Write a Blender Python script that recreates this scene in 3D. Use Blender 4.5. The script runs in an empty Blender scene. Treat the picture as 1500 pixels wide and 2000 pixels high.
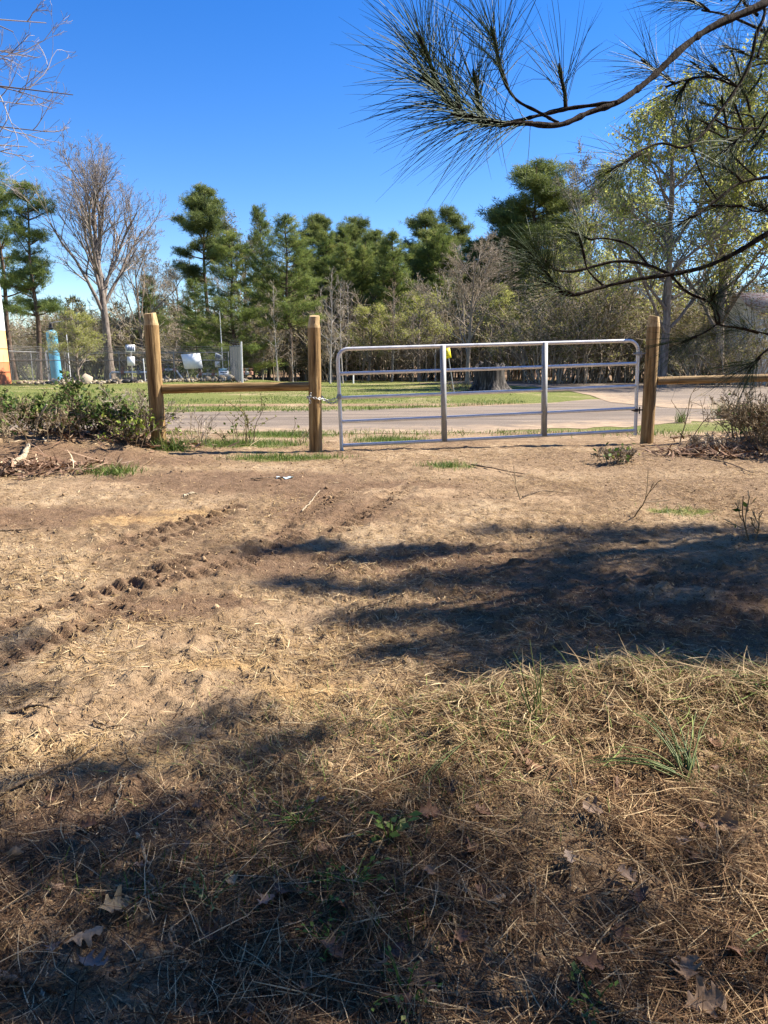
import bpy, bmesh, math, random
import numpy as np
from mathutils import Vector, Matrix

# ------------------------------------------------------------------ camera, sky, sun, exposure
SC = bpy.context.scene
COL = SC.collection
PITCH = math.radians(10.8)
CAM_Z = 1.5
cam_d = bpy.data.cameras.new('camera')
cam_d.sensor_width = 36.0
cam_d.lens = 27.0
cam_d.clip_start = 0.05
cam_d.clip_end = 3000
cam = bpy.data.objects.new('camera', cam_d)
COL.objects.link(cam)
cam.location = (0, 0, CAM_Z)
cam.rotation_euler = (math.radians(90) - PITCH, 0, 0)
SC.camera = cam

SUN_EL = math.radians(43)
SUN_AZ = math.radians(15)          # from +X towards +Y
S = np.array([math.cos(SUN_EL) * math.cos(SUN_AZ), math.cos(SUN_EL) * math.sin(SUN_AZ), math.sin(SUN_EL)])
world = bpy.data.worlds.new('World')
SC.world = world
world.use_nodes = True
wn = world.node_tree
bg = wn.nodes['Background']
sky = wn.nodes.new('ShaderNodeTexSky')
sky.sky_type = 'NISHITA'
sky.sun_disc = False
sky.sun_elevation = SUN_EL
sky.sun_rotation = math.radians(90) - SUN_AZ
sky.altitude = 100
sky.air_density = 1.0
sky.dust_density = 0.0
sky.ozone_density = 3.0
hsv = wn.nodes.new('ShaderNodeHueSaturation')
hsv.inputs['Hue'].default_value = 0.515
hsv.inputs['Saturation'].default_value = 1.38
wn.links.new(sky.outputs[0], hsv.inputs['Color'])
wn.links.new(hsv.outputs[0], bg.inputs[0])
bg.inputs[1].default_value = 0.08
sl = bpy.data.lights.new('sun', 'SUN')
sl.energy = 5.0
sl.angle = math.radians(0.5)
sl.color = (1.0, 0.93, 0.82)
sun = bpy.data.objects.new('sun', sl)
COL.objects.link(sun)
sun.rotation_euler = Vector(-S).to_track_quat('-Z', 'Y').to_euler()
SC.view_settings.view_transform = 'Standard'
SC.view_settings.look = 'None'
SC.view_settings.gamma = 1
SC.view_settings.exposure = 1.45
SC.cycles.max_bounces = 6
SC.cycles.diffuse_bounces = 3
SC.cycles.transmission_bounces = 3

# ------------------------------------------------------------------ helpers
R0 = np.random.default_rng(11)
random.seed(5)
_fw = np.array([0, math.cos(PITCH), -math.sin(PITCH)])
_up = np.array([0, math.sin(PITCH), math.cos(PITCH)])
_TAB = np.random.default_rng(3).random((256, 256))


def vnoise(x, y, f=1.0, o=0):
    x = np.asarray(x, float) * f + 37.13 * (o + 1)
    y = np.asarray(y, float) * f + 91.7 * (o + 1)
    xi = np.floor(x).astype(int); yi = np.floor(y).astype(int)
    fx = x - xi; fy = y - yi
    fx = fx * fx * (3 - 2 * fx); fy = fy * fy * (3 - 2 * fy)
    a = _TAB[xi % 256, yi % 256]; b = _TAB[(xi + 1) % 256, yi % 256]
    c = _TAB[xi % 256, (yi + 1) % 256]; d = _TAB[(xi + 1) % 256, (yi + 1) % 256]
    return (a * (1 - fx) + b * fx) * (1 - fy) + (c * (1 - fx) + d * fx) * fy


def fbm(x, y, f, n=4, o=0):
    s = 0; w = 0.5; t = 0
    for i in range(n):
        s = s + w * vnoise(x, y, f * 2 ** i, o + i); t += w; w *= 0.55
    return s / t


def sstep(a, b, v):
    t = np.clip((np.asarray(v, float) - a) / (b - a), 0, 1)
    return t * t * (3 - 2 * t)


PLAT = 0.47


def base_h(x, y):
    x = np.asarray(x, float); y = np.asarray(y, float)
    return PLAT * sstep(1.0, 8.8, y)


def ray(px, py):
    px = np.asarray(px, float); py = np.asarray(py, float)
    c = (px - 750) / 1500; d = -(py - 1000) / 1500
    return np.stack([c, d * _up[1] + _fw[1], d * _up[2] + _fw[2]], -1)


def G(px, py):
    """ground point seen at a pixel (smooth terrain)"""
    r = ray(px, py)
    z = np.zeros(r.shape[:-1])
    for _ in range(40):
        t = (z - CAM_Z) / np.minimum(r[..., 2], -1e-3)
        p = r * t[..., None]
        z = 0.5 * z + 0.5 * base_h(p[..., 0], p[..., 1])
    return np.stack([p[..., 0], p[..., 1], z], -1)


def P(px, py, Y):
    """world point at a pixel with world distance Y"""
    r = ray(px, py)
    return np.array([0, 0, CAM_Z]) + r * (Y / r[..., 1])


def zrow(row, Y):
    return CAM_Z + Y * math.tan(math.atan((1000 - row) / 1500) - PITCH)


def xpx(px, Y, z):
    depth = Y * math.cos(PITCH) - (z - CAM_Z) * math.sin(PITCH)
    return (px - 750) / 1500 * depth


def seg_dist(x, y, pl):
    """distance and arc length along polyline pl for arrays x, y"""
    best = np.full(np.shape(x), 1e9); arc = np.zeros(np.shape(x)); s0 = 0
    for i in range(len(pl) - 1):
        a = np.array(pl[i][:2]); b = np.array(pl[i + 1][:2]); d = b - a; L = math.hypot(*d)
        t = np.clip(((x - a[0]) * d[0] + (y - a[1]) * d[1]) / (L * L), 0, 1)
        dd = np.hypot(x - a[0] - t * d[0], y - a[1] - t * d[1])
        m = dd < best
        best = np.where(m, dd, best); arc = np.where(m, s0 + t * L, arc)
        s0 += L
    return best, arc


def gpl(*pts):
    return [G(*p)[:2] for p in pts]


TRACKS = [gpl((-60, 1320), (0, 1288), (125, 1240), (200, 1200), (275, 1152), (380, 1120), (500, 1085), (600, 1040)),
          gpl((215, 1068), (300, 1040), (425, 1000), (470, 985)),
          gpl((262, 1075), (360, 1042), (440, 1010)),
          gpl((-60, 1255), (0, 1230), (150, 1170), (280, 1130), (400, 1080)),
          gpl((540, 1045), (600, 1000), (680, 960)),
          gpl((640, 1040), (720, 1000), (790, 960))]
BERM = gpl((880, 1450), (1050, 1400), (1250, 1370), (1500, 1370), (1750, 1390))
MOUNDL = [P(0, 860, 9.0), P(120, 862, 9.0), P(235, 870, 9.3)]
STUMP_P = np.array([xpx(955, 26.0, 0.8), 26.0])


def terr(x, y):
    x = np.asarray(x, float); y = np.asarray(y, float)
    z = base_h(x, y)
    near = 1 - sstep(10.2, 11.1, y)
    z = z + near * ((fbm(x, y, 0.9, 3, 1) - .5) * 0.05 + (fbm(x, y, 5.0, 4, 5) - .5) * 0.035
                    + np.maximum(fbm(x, y, 14.0, 3, 9) - .52, 0) * 0.11 * (1 - .6 * sstep(4.5, 7.5, y)) + (vnoise(x, y, 26.0, 13) - .5) * .006 * (.4 + 1.2 * vnoise(x, y, 1.7, 15)))
    d, s = seg_dist(x, y, BERM)
    z = z + 0.10 * np.exp(-(d / 0.24) ** 2) * (0.3 + 1.2 * fbm(x, y, 3, 3, 20))
    # ground falls slightly behind the berm
    for i, (mx, my, r, h) in enumerate([(-4.2, 9.3, 1.0, .13), (-3.4, 9.35, .7, .10), (-5.6, 9.1, 1.3, .16), (4.8, 9.8, .8, .07), (5.8, 9.8, 1.2, .13)]):
        z = z + h * np.exp(-((x - mx) ** 2 / (r * r) + (y - my) ** 2 / .36)) * (0.5 + fbm(x, y, 4, 3, 30 + i))
    for k, pl in enumerate(TRACKS):
        d, s = seg_dist(x, y, pl)
        lug = np.clip(np.sin(s * 2 * np.pi / 0.095 + 2.0 * (vnoise(x, y, 3, 40 + k))) * 1.6, -0.5, 1)
        amp = 0.021 * (0.55 + .9 * vnoise(x, y, 2.0, 50 + k))
        z = z + amp * lug * np.exp(-(d / 0.085) ** 2) + 0.014 * np.exp(-((d - .17) / .07) ** 2) - 0.012 * np.exp(-(d / .22) ** 2)
    # stump mound and rubble bank in the field
    z = z + 0.26 * np.exp(-(((x - STUMP_P[0]) / 2.2) ** 2 + ((y - STUMP_P[1]) / 1.6) ** 2))
    z = z + sstep(43, 45.5, y) * (1 - sstep(47, 50, y)) * 0.25 * (1 - sstep(-7, -5, x)) * fbm(x, y, .8, 3, 60)
    z = z + sstep(28, 40, y) * (fbm(x, y, .12, 3, 70) - .5) * 0.25
    z = z + sstep(75, 200, y) * 2.0
    return z


class MB:
    """collects polygons, builds one mesh object"""
    def __init__(self):
        self.v = []; self.loops = []; self.tot = []; self.r = []; self.n = 0

    def add(self, v, f, rnd=None):
        v = np.asarray(v, float).reshape(-1, 3); f = np.asarray(f, int)
        self.v.append(v); self.loops.append((f + self.n).ravel()); self.tot.append(np.full(f.shape[0], f.shape[1]))
        if rnd is None:
            rnd = np.full(len(v), random.random())
        self.r.append(np.broadcast_to(np.asarray(rnd, float), (len(v),)))
        self.n += len(v)
        return self

    def mesh(self, name, mat, smooth=False):
        v = np.concatenate(self.v); lo = np.concatenate(self.loops); to = np.concatenate(self.tot); r = np.concatenate(self.r)
        me = bpy.data.meshes.new(name)
        me.vertices.add(len(v)); me.vertices.foreach_set('co', v.ravel())
        me.loops.add(len(lo)); me.loops.foreach_set('vertex_index', lo)
        me.polygons.add(len(to))
        st = np.concatenate([[0], np.cumsum(to)[:-1]])
        me.polygons.foreach_set('loop_start', st); me.polygons.foreach_set('loop_total', to)
        if smooth:
            me.polygons.foreach_set('use_smooth', np.ones(len(to), bool))
        a = me.attributes.new('rnd', 'FLOAT', 'POINT'); a.data.foreach_set('value', r)
        me.update(calc_edges=True)
        if mat: me.materials.append(mat)
        return me

    def build(self, name, mat, parent=None, smooth=False, loc=None):
        me = self.mesh(name, mat, smooth)
        o = bpy.data.objects.new(name, me); COL.objects.link(o)
        if parent: o.parent = parent
        if loc is not None: o.location = loc
        return o

    # shapes ------------------------------------------------------
    def tubes(self, Pts, Rad, sides=4, rnd=None, cap=False):
        Pts = np.asarray(Pts, float); Rad = np.asarray(Rad, float)
        N, n, _ = Pts.shape
        T = np.gradient(Pts, axis=1); T /= np.linalg.norm(T, axis=2, keepdims=True) + 1e-9
        m = np.abs(T.mean(1)); ref = np.zeros((N, 3)); ref[np.arange(N), m.argmin(1)] = 1
        U = np.cross(T, ref[:, None, :]); U /= np.linalg.norm(U, axis=2, keepdims=True) + 1e-9
        W = np.cross(T, U)
        a = np.arange(sides) * 2 * np.pi / sides
        V = Pts[:, :, None, :] + Rad[:, :, None, None] * (U[:, :, None, :] * np.cos(a)[None, None, :, None] + W[:, :, None, :] * np.sin(a)[None, None, :, None])
        i = np.arange(n - 1)[:, None] * sides; j = np.arange(sides)[None, :]; j2 = (j + 1) % sides
        f = np.stack([i + j, i + j2, i + sides + j2, i + sides + j], -1).reshape(-1, 4)
        F = (f[None] + (np.arange(N) * n * sides)[:, None, None]).reshape(-1, 4)
        if rnd is None: rnd = R0.random(N)
        rr = np.repeat(np.broadcast_to(rnd, (N,)), n * sides)
        self.add(V.reshape(-1, 3), F, rr)
        if cap:
            for k in range(N):
                V2 = V[k]
                self.add(V2[0][::-1], np.arange(sides)[None], 0.5); self.add(V2[-1], np.arange(sides)[None], 0.5)
        return self

    def tube(self, pts, rad, sides=8, cap=True, rnd=.5):
        pts = np.asarray(pts, float)
        rad = np.broadcast_to(np.asarray(rad, float), (len(pts),))
        return self.tubes(pts[None], rad[None], sides, np.array([rnd]), cap)

    def box(self, c, s, M=None, rnd=.5):
        c = np.asarray(c, float); s = np.asarray(s, float) / 2
        v = np.array([[x, y, z] for x in (-1, 1) for y in (-1, 1) for z in (-1, 1)], float) * s
        if M is not None: v = v @ np.asarray(M, float).T
        f = [[0, 1, 3, 2], [4, 6, 7, 5], [0, 4, 5, 1], [2, 3, 7, 6], [0, 2, 6, 4], [1, 5, 7, 3]]
        return self.add(v + c, f, rnd)

    def lathe(self, prof, n=24, c=(0, 0, 0), rnd=.5):
        a = np.arange(n) * 2 * np.pi / n
        prof = np.asarray(prof, float)
        V = np.stack([prof[:, :1] * np.cos(a), prof[:, :1] * np.sin(a), np.repeat(prof[:, 1:], n, 1)], -1)
        i = np.arange(len(prof) - 1)[:, None] * n; j = np.arange(n)[None]; j2 = (j + 1) % n
        f = np.stack([i + j, i + j2, i + n + j2, i + n + j], -1).reshape(-1, 4)
        self.add(V.reshape(-1, 3) + np.asarray(c), f, rnd)
        self.add(V[-1] + np.asarray(c), np.arange(n)[None], rnd)
        return self


def empty(name, loc=(0, 0, 0), rz=0.0):
    o = bpy.data.objects.new(name, None); COL.objects.link(o)
    o.location = tuple(float(c) for c in loc); o.rotation_euler = (0, 0, rz); o.empty_display_size = .2
    return o


def tag(o, label=None, cat=None, group=None, kind=None):
    if label: o['label'] = label
    if cat: o['category'] = cat
    if group: o['group'] = group
    if kind: o['kind'] = kind
    return o


# ------------------------------------------------------------------ materials
def lin(h):
    h = h.lstrip('#'); c = [int(h[i:i + 2], 16) / 255 for i in (0, 2, 4)]
    return tuple(((x + .055) / 1.055) ** 2.4 if x > .04045 else x / 12.92 for x in c) + (1,)


class NT:
    def __init__(self, name, rough=0.8, spec=0.2, metal=0):
        self.m = bpy.data.materials.new(name); self.m.use_nodes = True
        self.t = self.m.node_tree; self.b = self.t.nodes['Principled BSDF']
        self.b.inputs['Roughness'].default_value = rough
        self.b.inputs['Specular IOR Level'].default_value = spec
        self.b.inputs['Metallic'].default_value = metal

    def n(self, typ, **kw):
        x = self.t.nodes.new('ShaderNode' + typ)
        for k, v in kw.items(): setattr(x, k, v)
        return x

    def l(self, a, b): self.t.links.new(a, b)

    def noise(self, scale, detail=4, vec=None, rough=.6):
        x = self.n('TexNoise'); x.inputs['Scale'].default_value = scale; x.inputs['Detail'].default_value = detail
        x.inputs['Roughness'].default_value = rough
        if vec is not None: self.l(vec, x.inputs['Vector'])
        return x.outputs['Fac']

    def coord(self, kind='Object', scale=None):
        if kind == 'Position':
            o = self.n('NewGeometry').outputs['Position']
        else:
            o = self.n('TexCoord').outputs[kind]
        if scale:
            mp = self.n('Mapping'); mp.inputs['Scale'].default_value = scale; self.l(o, mp.inputs['Vector']); o = mp.outputs[0]
        return o

    def ramp(self, fac, stops, interp='LINEAR'):
        x = self.n('ValToRGB'); cr = x.color_ramp; cr.interpolation = interp
        while len(cr.elements) < len(stops): cr.elements.new(.5)
        for e, (p, c) in zip(cr.elements, stops):
            e.position = p; e.color = c if len(c) == 4 else tuple(c) + (1,)
        self.l(fac, x.inputs[0]); return x.outputs[0]

    def mix(self, fac, a, b, mode='MIX'):
        x = self.n('Mix', data_type='RGBA', blend_type=mode)
        for sock, v in ((x.inputs[0], fac), (x.inputs[6], a), (x.inputs[7], b)):
            if hasattr(v, 'links'): self.l(v, sock)
            elif isinstance(v, (int, float)): sock.default_value = v
            else: sock.default_value = v if len(v) == 4 else tuple(v) + (1,)
        return x.outputs[2]

    def math(self, op, a, b=None):
        x = self.n('Math', operation=op)
        for s, v in zip(x.inputs, (a, b)):
            if v is None: continue
            if hasattr(v, 'links'): self.l(v, s)
            else: s.default_value = v
        return x.outputs[0]

    def attr(self, name):
        x = self.n('Attribute'); x.attribute_name = name; return x.outputs['Fac']

    def color(self, c):
        if hasattr(c, 'links'): self.l(c, self.b.inputs['Base Color'])
        else: self.b.inputs['Base Color'].default_value = c if len(c) == 4 else tuple(c) + (1,)
        return self

    def bump(self, h, dist=.01, strength=1.0):
        x = self.n('Bump'); x.inputs['Distance'].default_value = dist; x.inputs['Strength'].default_value = strength
        self.l(h, x.inputs['Height']); self.l(x.outputs[0], self.b.inputs['Normal']); return self

    def translucent(self, c, f):
        tr = self.n('BsdfTranslucent'); mx = self.n('MixShader'); mx.inputs[0].default_value = f
        if hasattr(c, 'links'): self.l(c, tr.inputs[0])
        else: tr.inputs[0].default_value = c if len(c) == 4 else tuple(c) + (1,)
        out = self.t.nodes['Material Output']
        self.l(self.b.outputs[0], mx.inputs[1]); self.l(tr.outputs[0], mx.inputs[2]); self.l(mx.outputs[0], out.inputs[0])
        return self


def m_plain(name, c, rough=.6, spec=.3, metal=0, var=.15, scale=6):
    t = NT(name, rough, spec, metal)
    f = t.noise(scale, 5, t.coord('Object'))
    d = tuple(x * (1 - var) for x in c[:3]); b = tuple(min(1, x * (1 + var)) for x in c[:3])
    t.color(t.ramp(f, [(.3, d), (.7, b)])); return t.m


def m_rnd(name, stops, rough=.7, spec=.2, trans=0, noise=0):
    t = NT(name, rough, spec)
    f = t.attr('rnd')
    c = t.ramp(f, stops)
    if noise:
        c = t.mix(noise, c, t.ramp(t.noise(3, 3, t.coord('Position')), [(.3, (.25, .25, .25)), (.7, (1, 1, 1))]), 'MULTIPLY')
    t.color(c)
    if trans: t.translucent(c, trans)
    return t.m


def make_ground():
    t = NT('ground', .95, .1)
    pos = t.coord('Position')
    n1 = t.noise(.9, 5, pos); n2 = t.noise(6, 6, pos, .7); n3 = t.noise(38, 5, pos, .75); n4 = t.noise(160, 3, pos, .7)
    mid = t.math('ADD', t.math('MULTIPLY', n1, .5), t.math('MULTIPLY', n2, .5))
    c = t.ramp(mid, [(.37, (.15, .093, .055)), (.5, (.29, .195, .112)), (.61, (.45, .325, .20))])
    thr = lambda f, k, w=.12: t.ramp(f, [(k - w, (0, 0, 0)), (k + w, (1, 1, 1))])
    def mask(name, gain=1.0):
        a = t.attr(name)
        if gain != 1.0: a = t.math('MULTIPLY', a, gain)
        return t.ramp(t.math('ADD', t.math('MULTIPLY', a, 1.2), t.math('MULTIPLY', t.math('SUBTRACT', n2, .5), 1.6)), [(.35, (0, 0, 0)), (.75, (1, 1, 1))])
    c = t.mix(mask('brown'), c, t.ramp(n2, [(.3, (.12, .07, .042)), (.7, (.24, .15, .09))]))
    c = t.mix(mask('sand', .72), c, t.ramp(n2, [(.3, (.29, .19, .11)), (.7, (.43, .30, .18))]))
    c = t.mix(mask('ochre', .7), c, t.ramp(n2, [(.3, (.32, .18, .075)), (.7, (.50, .34, .165))]))
    c = t.mix(mask('litter'), c, t.ramp(n3, [(.3, (.13, .08, .048)), (.7, (.36, .245, .145))]))
    g = t.ramp(n3, [(.25, (.06, .09, .014)), (.5, (.125, .155, .032)), (.75, (.26, .24, .08))])
    g = t.mix(thr(t.noise(.35, 6, pos, .7), .60, .07), g, t.ramp(n3, [(.3, (.30, .23, .12)), (.7, (.46, .36, .2))]))
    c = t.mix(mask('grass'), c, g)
    # crumbs, pits and straw fragments
    c = t.mix(t.ramp(n3, [(.34, (1, 1, 1)), (.46, (0, 0, 0))]), c, (.085, .052, .033), 'MIX')
    c = t.mix(t.ramp(n4, [(.55, (0, 0, 0)), (.7, (.6, .6, .6))]), c, (.62, .47, .29))
    t.color(c)
    h = t.math('ADD', t.math('MULTIPLY', n3, .8), t.math('MULTIPLY', n4, .35))
    t.bump(h, .03, .9)
    return t.m


def make_road():
    t = NT('road_gravel', .9, .2)
    pos = t.coord('Position'); st = t.coord('Position', (.25, 2.0, 1))
    n1 = t.noise(1.2, 6, st, .7); n2 = t.noise(60, 4, pos, .8)
    c = t.ramp(n1, [(.3, (.12, .096, .076)), (.52, (.215, .172, .132)), (.72, (.36, .285, .21))])
    c = t.mix(.5, c, t.ramp(n2, [(.3, (.4, .4, .4)), (.7, (1.25, 1.2, 1.15))]), 'MULTIPLY')
    a = t.attr('rnd')
    e = t.ramp(t.math('ADD', a, t.math('MULTIPLY', t.math('SUBTRACT', t.noise(2.5, 5, pos), .5), 1.3)), [(.45, (0, 0, 0)), (.95, (1, 1, 1))])
    c = t.mix(e, c, t.ramp(t.noise(5, 5, pos), [(.3, (.27, .185, .115)), (.7, (.42, .31, .20))]))
    t.color(c); t.bump(n2, .015, .6)
    return t.m


def make_wood(name, dark, mid, light, scale=(16, 16, 1.1)):
    t = NT(name, .8, .2)
    st = t.coord('Object', scale)
    n1 = t.noise(1.6, 6, st, .65); n2 = t.noise(5.5, 4, st, .7); n3 = t.noise(1.2, 4, t.coord('Object'))
    c = t.ramp(n1, [(.32, dark), (.5, mid), (.68, light)])
    c = t.mix(.45, c, t.ramp(n2, [(.3, (.35, .3, .25)), (.6, (1, 1, 1))]), 'MULTIPLY')
    c = t.mix(.55, c, t.ramp(n3, [(.35, (.5, .46, .38)), (.65, (1.1, 1.05, 1))]), 'MULTIPLY')
    # splits along the grain, knots and a soil-stained foot
    cr = t.noise(3.2, 2, t.coord('Object', (22, 22, .55)), .4)
    c = t.mix(t.ramp(cr, [(.30, (.85, .85, .85)), (.345, (0, 0, 0))]), c, (.035, .02, .01))
    vo = t.n('TexVoronoi'); vo.inputs['Scale'].default_value = 2.6; t.l(t.coord('Object', (2.2, 2.2, 1)), vo.inputs['Vector'])
    c = t.mix(t.ramp(vo.outputs['Distance'], [(.05, (.8, .8, .8)), (.13, (0, 0, 0))]), c, (.07, .035, .015))
    t.color(c); t.bump(t.math('ADD', t.math('ADD', n1, n2), t.math('MULTIPLY', cr, 1.5)), .008, .8)
    return t.m


def make_bark(name, dark, light, sc=1.0):
    t = NT(name, .95, .1)
    st = t.coord('Object', (6 * sc, 6 * sc, 1.4 * sc))
    n1 = t.noise(2.0, 6, st, .7)
    t.color(t.ramp(n1, [(.35, dark), (.65, light)])); t.bump(n1, .04, .8)
    return t.m


def make_metal(name, c, rough=.38, metal=.75):
    t = NT(name, rough, .5, metal)
    n = t.noise(9, 5, t.coord('Object'), .7); n2 = t.noise(70, 3, t.coord('Object'))
    col = t.ramp(n, [(.3, tuple(x * .8 for x in c)), (.7, tuple(min(1, x * 1.1) for x in c))])
    col = t.mix(.25, col, t.ramp(n2, [(.35, (.6, .6, .6)), (.6, (1, 1, 1))]), 'MULTIPLY')
    t.color(col)
    t.l(t.ramp(n, [(.3, (rough * .8,) * 3), (.7, (rough * 1.3,) * 3)]), t.b.inputs['Roughness'])
    return t.m


def make_paint(name, c, rust=(.25, .11, .05), amount=.62, rough=.5):
    t = NT(name, rough, .35)
    o = t.coord('Object'); st = t.coord('Object', (3, 3, .5))
    n = t.noise(2.2, 6, st, .7); k = t.noise(1.1, 5, o)
    col = t.ramp(k, [(.3, tuple(x * .82 for x in c)), (.7, tuple(min(1, x * 1.08) for x in c))])
    col = t.mix(t.ramp(n, [(amount, (0, 0, 0)), (amount + .12, (1, 1, 1))]), col, rust)
    t.color(col); return t.m


MAT = {}
MAT['ground'] = make_ground()
MAT['road'] = make_road()
MAT['post'] = make_wood('post_wood', (.13, .075, .03), (.36, .23, .10), (.56, .40, .20))
MAT['rail'] = make_wood('rail_wood', (.20, .12, .055), (.42, .28, .13), (.60, .45, .25))
MAT['cut'] = make_wood('cut_wood', (.40, .26, .12), (.60, .44, .23), (.74, .58, .34))
MAT['galv'] = make_metal('galvanised', (.74, .73, .71), .45, .3)
MAT['galvd'] = make_metal('galvanised_dull', (.36, .36, .35), .6, .3)
MAT['galvf'] = make_metal('weathered_fence_metal', (.27, .275, .28), .6, .3)
MAT['chain'] = make_metal('chain_metal', (.5, .5, .49), .4, .8)
MAT['dark'] = m_plain('dark_iron', (.035, .03, .028), .6)
MAT['white'] = make_paint('white_paint', (.80, .80, .78), amount=.70)
MAT['signw'] = m_plain('sign_white', (.82, .83, .84), .45, .3, var=.05)
MAT['blue'] = make_paint('blue_paint', (.10, .36, .55), (.10, .11, .12), .68)
MAT['yellow'] = m_plain('yellow_plastic', (.85, .70, .03), .5)
MAT['bark'] = make_bark('pine_bark', (.05, .035, .028), (.17, .12, .09))
MAT['barkg'] = make_bark('grey_bark', (.13, .10, .075), (.38, .31, .24))
MAT['barkn'] = make_bark('backlit_bough_bark', (.018, .013, .010), (.07, .052, .042), 6)  # darker copy of the pine bark: backlit shade of the boughs put into colour
MAT['barkd'] = make_bark('brown_grey_bark', (.09, .07, .058), (.32, .265, .22))
MAT['twigb'] = m_rnd('fine_twig', [(0, (.14, .115, .10)), (.5, (.28, .235, .205)), (1, (.46, .40, .35))], .9, .1)
MAT['barkw'] = make_bark('pale_bark', (.28, .25, .22), (.55, .50, .45))
MAT['twig'] = m_rnd('bare_twig', [(0, (.20, .155, .11)), (.5, (.38, .31, .23)), (1, (.54, .46, .36))], .9, .1)
MAT['twigd'] = m_rnd('brown_twig', [(0, (.14, .10, .06)), (.5, (.28, .21, .13)), (1, (.44, .36, .24))], .9, .1)
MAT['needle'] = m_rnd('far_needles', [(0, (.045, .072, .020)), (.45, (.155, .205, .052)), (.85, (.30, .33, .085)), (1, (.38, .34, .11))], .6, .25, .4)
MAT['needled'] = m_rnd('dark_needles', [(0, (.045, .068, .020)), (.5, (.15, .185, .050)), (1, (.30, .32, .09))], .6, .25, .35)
MAT['needlen'] = m_rnd('near_needles', [(0, (.024, .046, .020)), (.6, (.062, .098, .040)), (.92, (.12, .155, .055)), (1, (.34, .20, .06))], .5, .2, .25)
MAT['bud'] = m_rnd('bud_leaves', [(0, (.24, .26, .05)), (.5, (.40, .42, .10)), (1, (.58, .56, .21))], .6, .2, .5)
MAT['budp'] = m_rnd('pale_buds', [(0, (.13, .12, .06)), (.5, (.22, .20, .11)), (1, (.30, .27, .16))], .7, .2, .25)
MAT['olive'] = m_rnd('olive_leaves', [(0, (.09, .10, .025)), (.5, (.20, .20, .06)), (1, (.36, .32, .12))], .6, .2, .4)
MAT['leafg'] = m_rnd('glossy_leaves', [(0, (.022, .05, .010)), (.5, (.07, .12, .022)), (.85, (.15, .205, .04)), (1, (.30, .27, .09))], .6, .15, .3)
MAT['twigk'] = m_rnd('dark_twig', [(0, (.06, .042, .028)), (.5, (.13, .095, .06)), (1, (.26, .20, .14))], .9, .1)
MAT['lime'] = m_rnd('lime_leaves', [(0, (.10, .16, .012)), (.5, (.20, .27, .03)), (1, (.36, .38, .07))], .5, .3, .35)
MAT['straw'] = m_rnd('straw', [(0, (.12, .07, .034)), (.35, (.26, .165, .078)), (.7, (.42, .295, .145)), (1, (.64, .50, .30))], .9, .06, .1)
MAT['needle_litter'] = m_rnd('fallen_needles', [(0, (.045, .026, .016)), (.35, (.12, .068, .038)), (.62, (.24, .145, .078)), (.82, (.38, .25, .13)), (1, (.62, .46, .27))], .95, .04, .1)
MAT['drygrass'] = m_rnd('dry_grass', [(0, (.15, .09, .045)), (.45, (.36, .245, .125)), (.74, (.58, .45, .26)), (.82, (.16, .21, .05)), (1, (.28, .33, .09))], .7, .2, .2)
MAT['grass'] = m_rnd('green_grass', [(0, (.045, .085, .012)), (.5, (.095, .16, .024)), (.85, (.17, .23, .045)), (1, (.36, .32, .13))], .55, .25, .3)
MAT['rush'] = m_rnd('rush_green', [(0, (.06, .10, .03)), (.5, (.12, .17, .05)), (1, (.28, .30, .11))], .5, .3, .2)
MAT['oak'] = m_rnd('oak_leaf', [(0, (.08, .04, .025)), (.35, (.18, .09, .05)), (.6, (.26, .16, .09)), (.8, (.23, .165, .13)), (1, (.38, .27, .15))], .65, .3, .15)
MAT['stick'] = make_bark('stick_bark', (.09, .06, .04), (.30, .22, .15), 4)
MAT['stickp'] = make_bark('pale_stick', (.30, .23, .14), (.60, .50, .36), 4)
MAT['clod'] = m_rnd('soil_clods', [(0, (.10, .062, .038)), (.5, (.22, .14, .08)), (1, (.42, .29, .17))], .95, .1)
MAT['stump'] = make_wood('stump_wood', (.010, .009, .008), (.055, .048, .042), (.24, .21, .185), (10, 10, .7))
MAT['rubble'] = m_rnd('rubble', [(0, (.13, .10, .065)), (.5, (.27, .22, .15)), (1, (.46, .40, .31))], .9, .1)
MAT['barkchip'] = m_rnd('bark_chips', [(0, (.06, .035, .022)), (.5, (.19, .11, .07)), (.9, (.36, .24, .16)), (1, (.62, .5, .32))], .9, .1)

# ------------------------------------------------------------------ ground, road
def axis(lo, hi, step, far_lo, far_hi, g=1.13):
    a = list(np.arange(lo, hi + 1e-6, step))
    s = step; v = a[-1]
    while v < far_hi:
        s *= g; v += s; a.append(v)
    s = step; v = a[0]; pre = []
    while v > far_lo:
        s *= g; v -= s; pre.append(v)
    return np.array(pre[::-1] + a)


def blob(x, y, lst):
    m = np.zeros(np.shape(x))
    for px, py, rx, ry in lst:
        g = G(px, py); m = np.maximum(m, np.exp(-(((x - g[0]) / rx) ** 2 + ((y - g[1]) / ry) ** 2)))
    return m


GRASSB = [(470, 868, 1.0, .5), (330, 880, .3, .25), (215, 922, .35, .18), (560, 895, .7, .25), (875, 912, .30, .14), (1330, 1000, .3, .12), (560, 850, .8, .5),
          (760, 862, .5, .6), (1180, 825, .7, .35), (1300, 824, .7, .35)]


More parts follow.
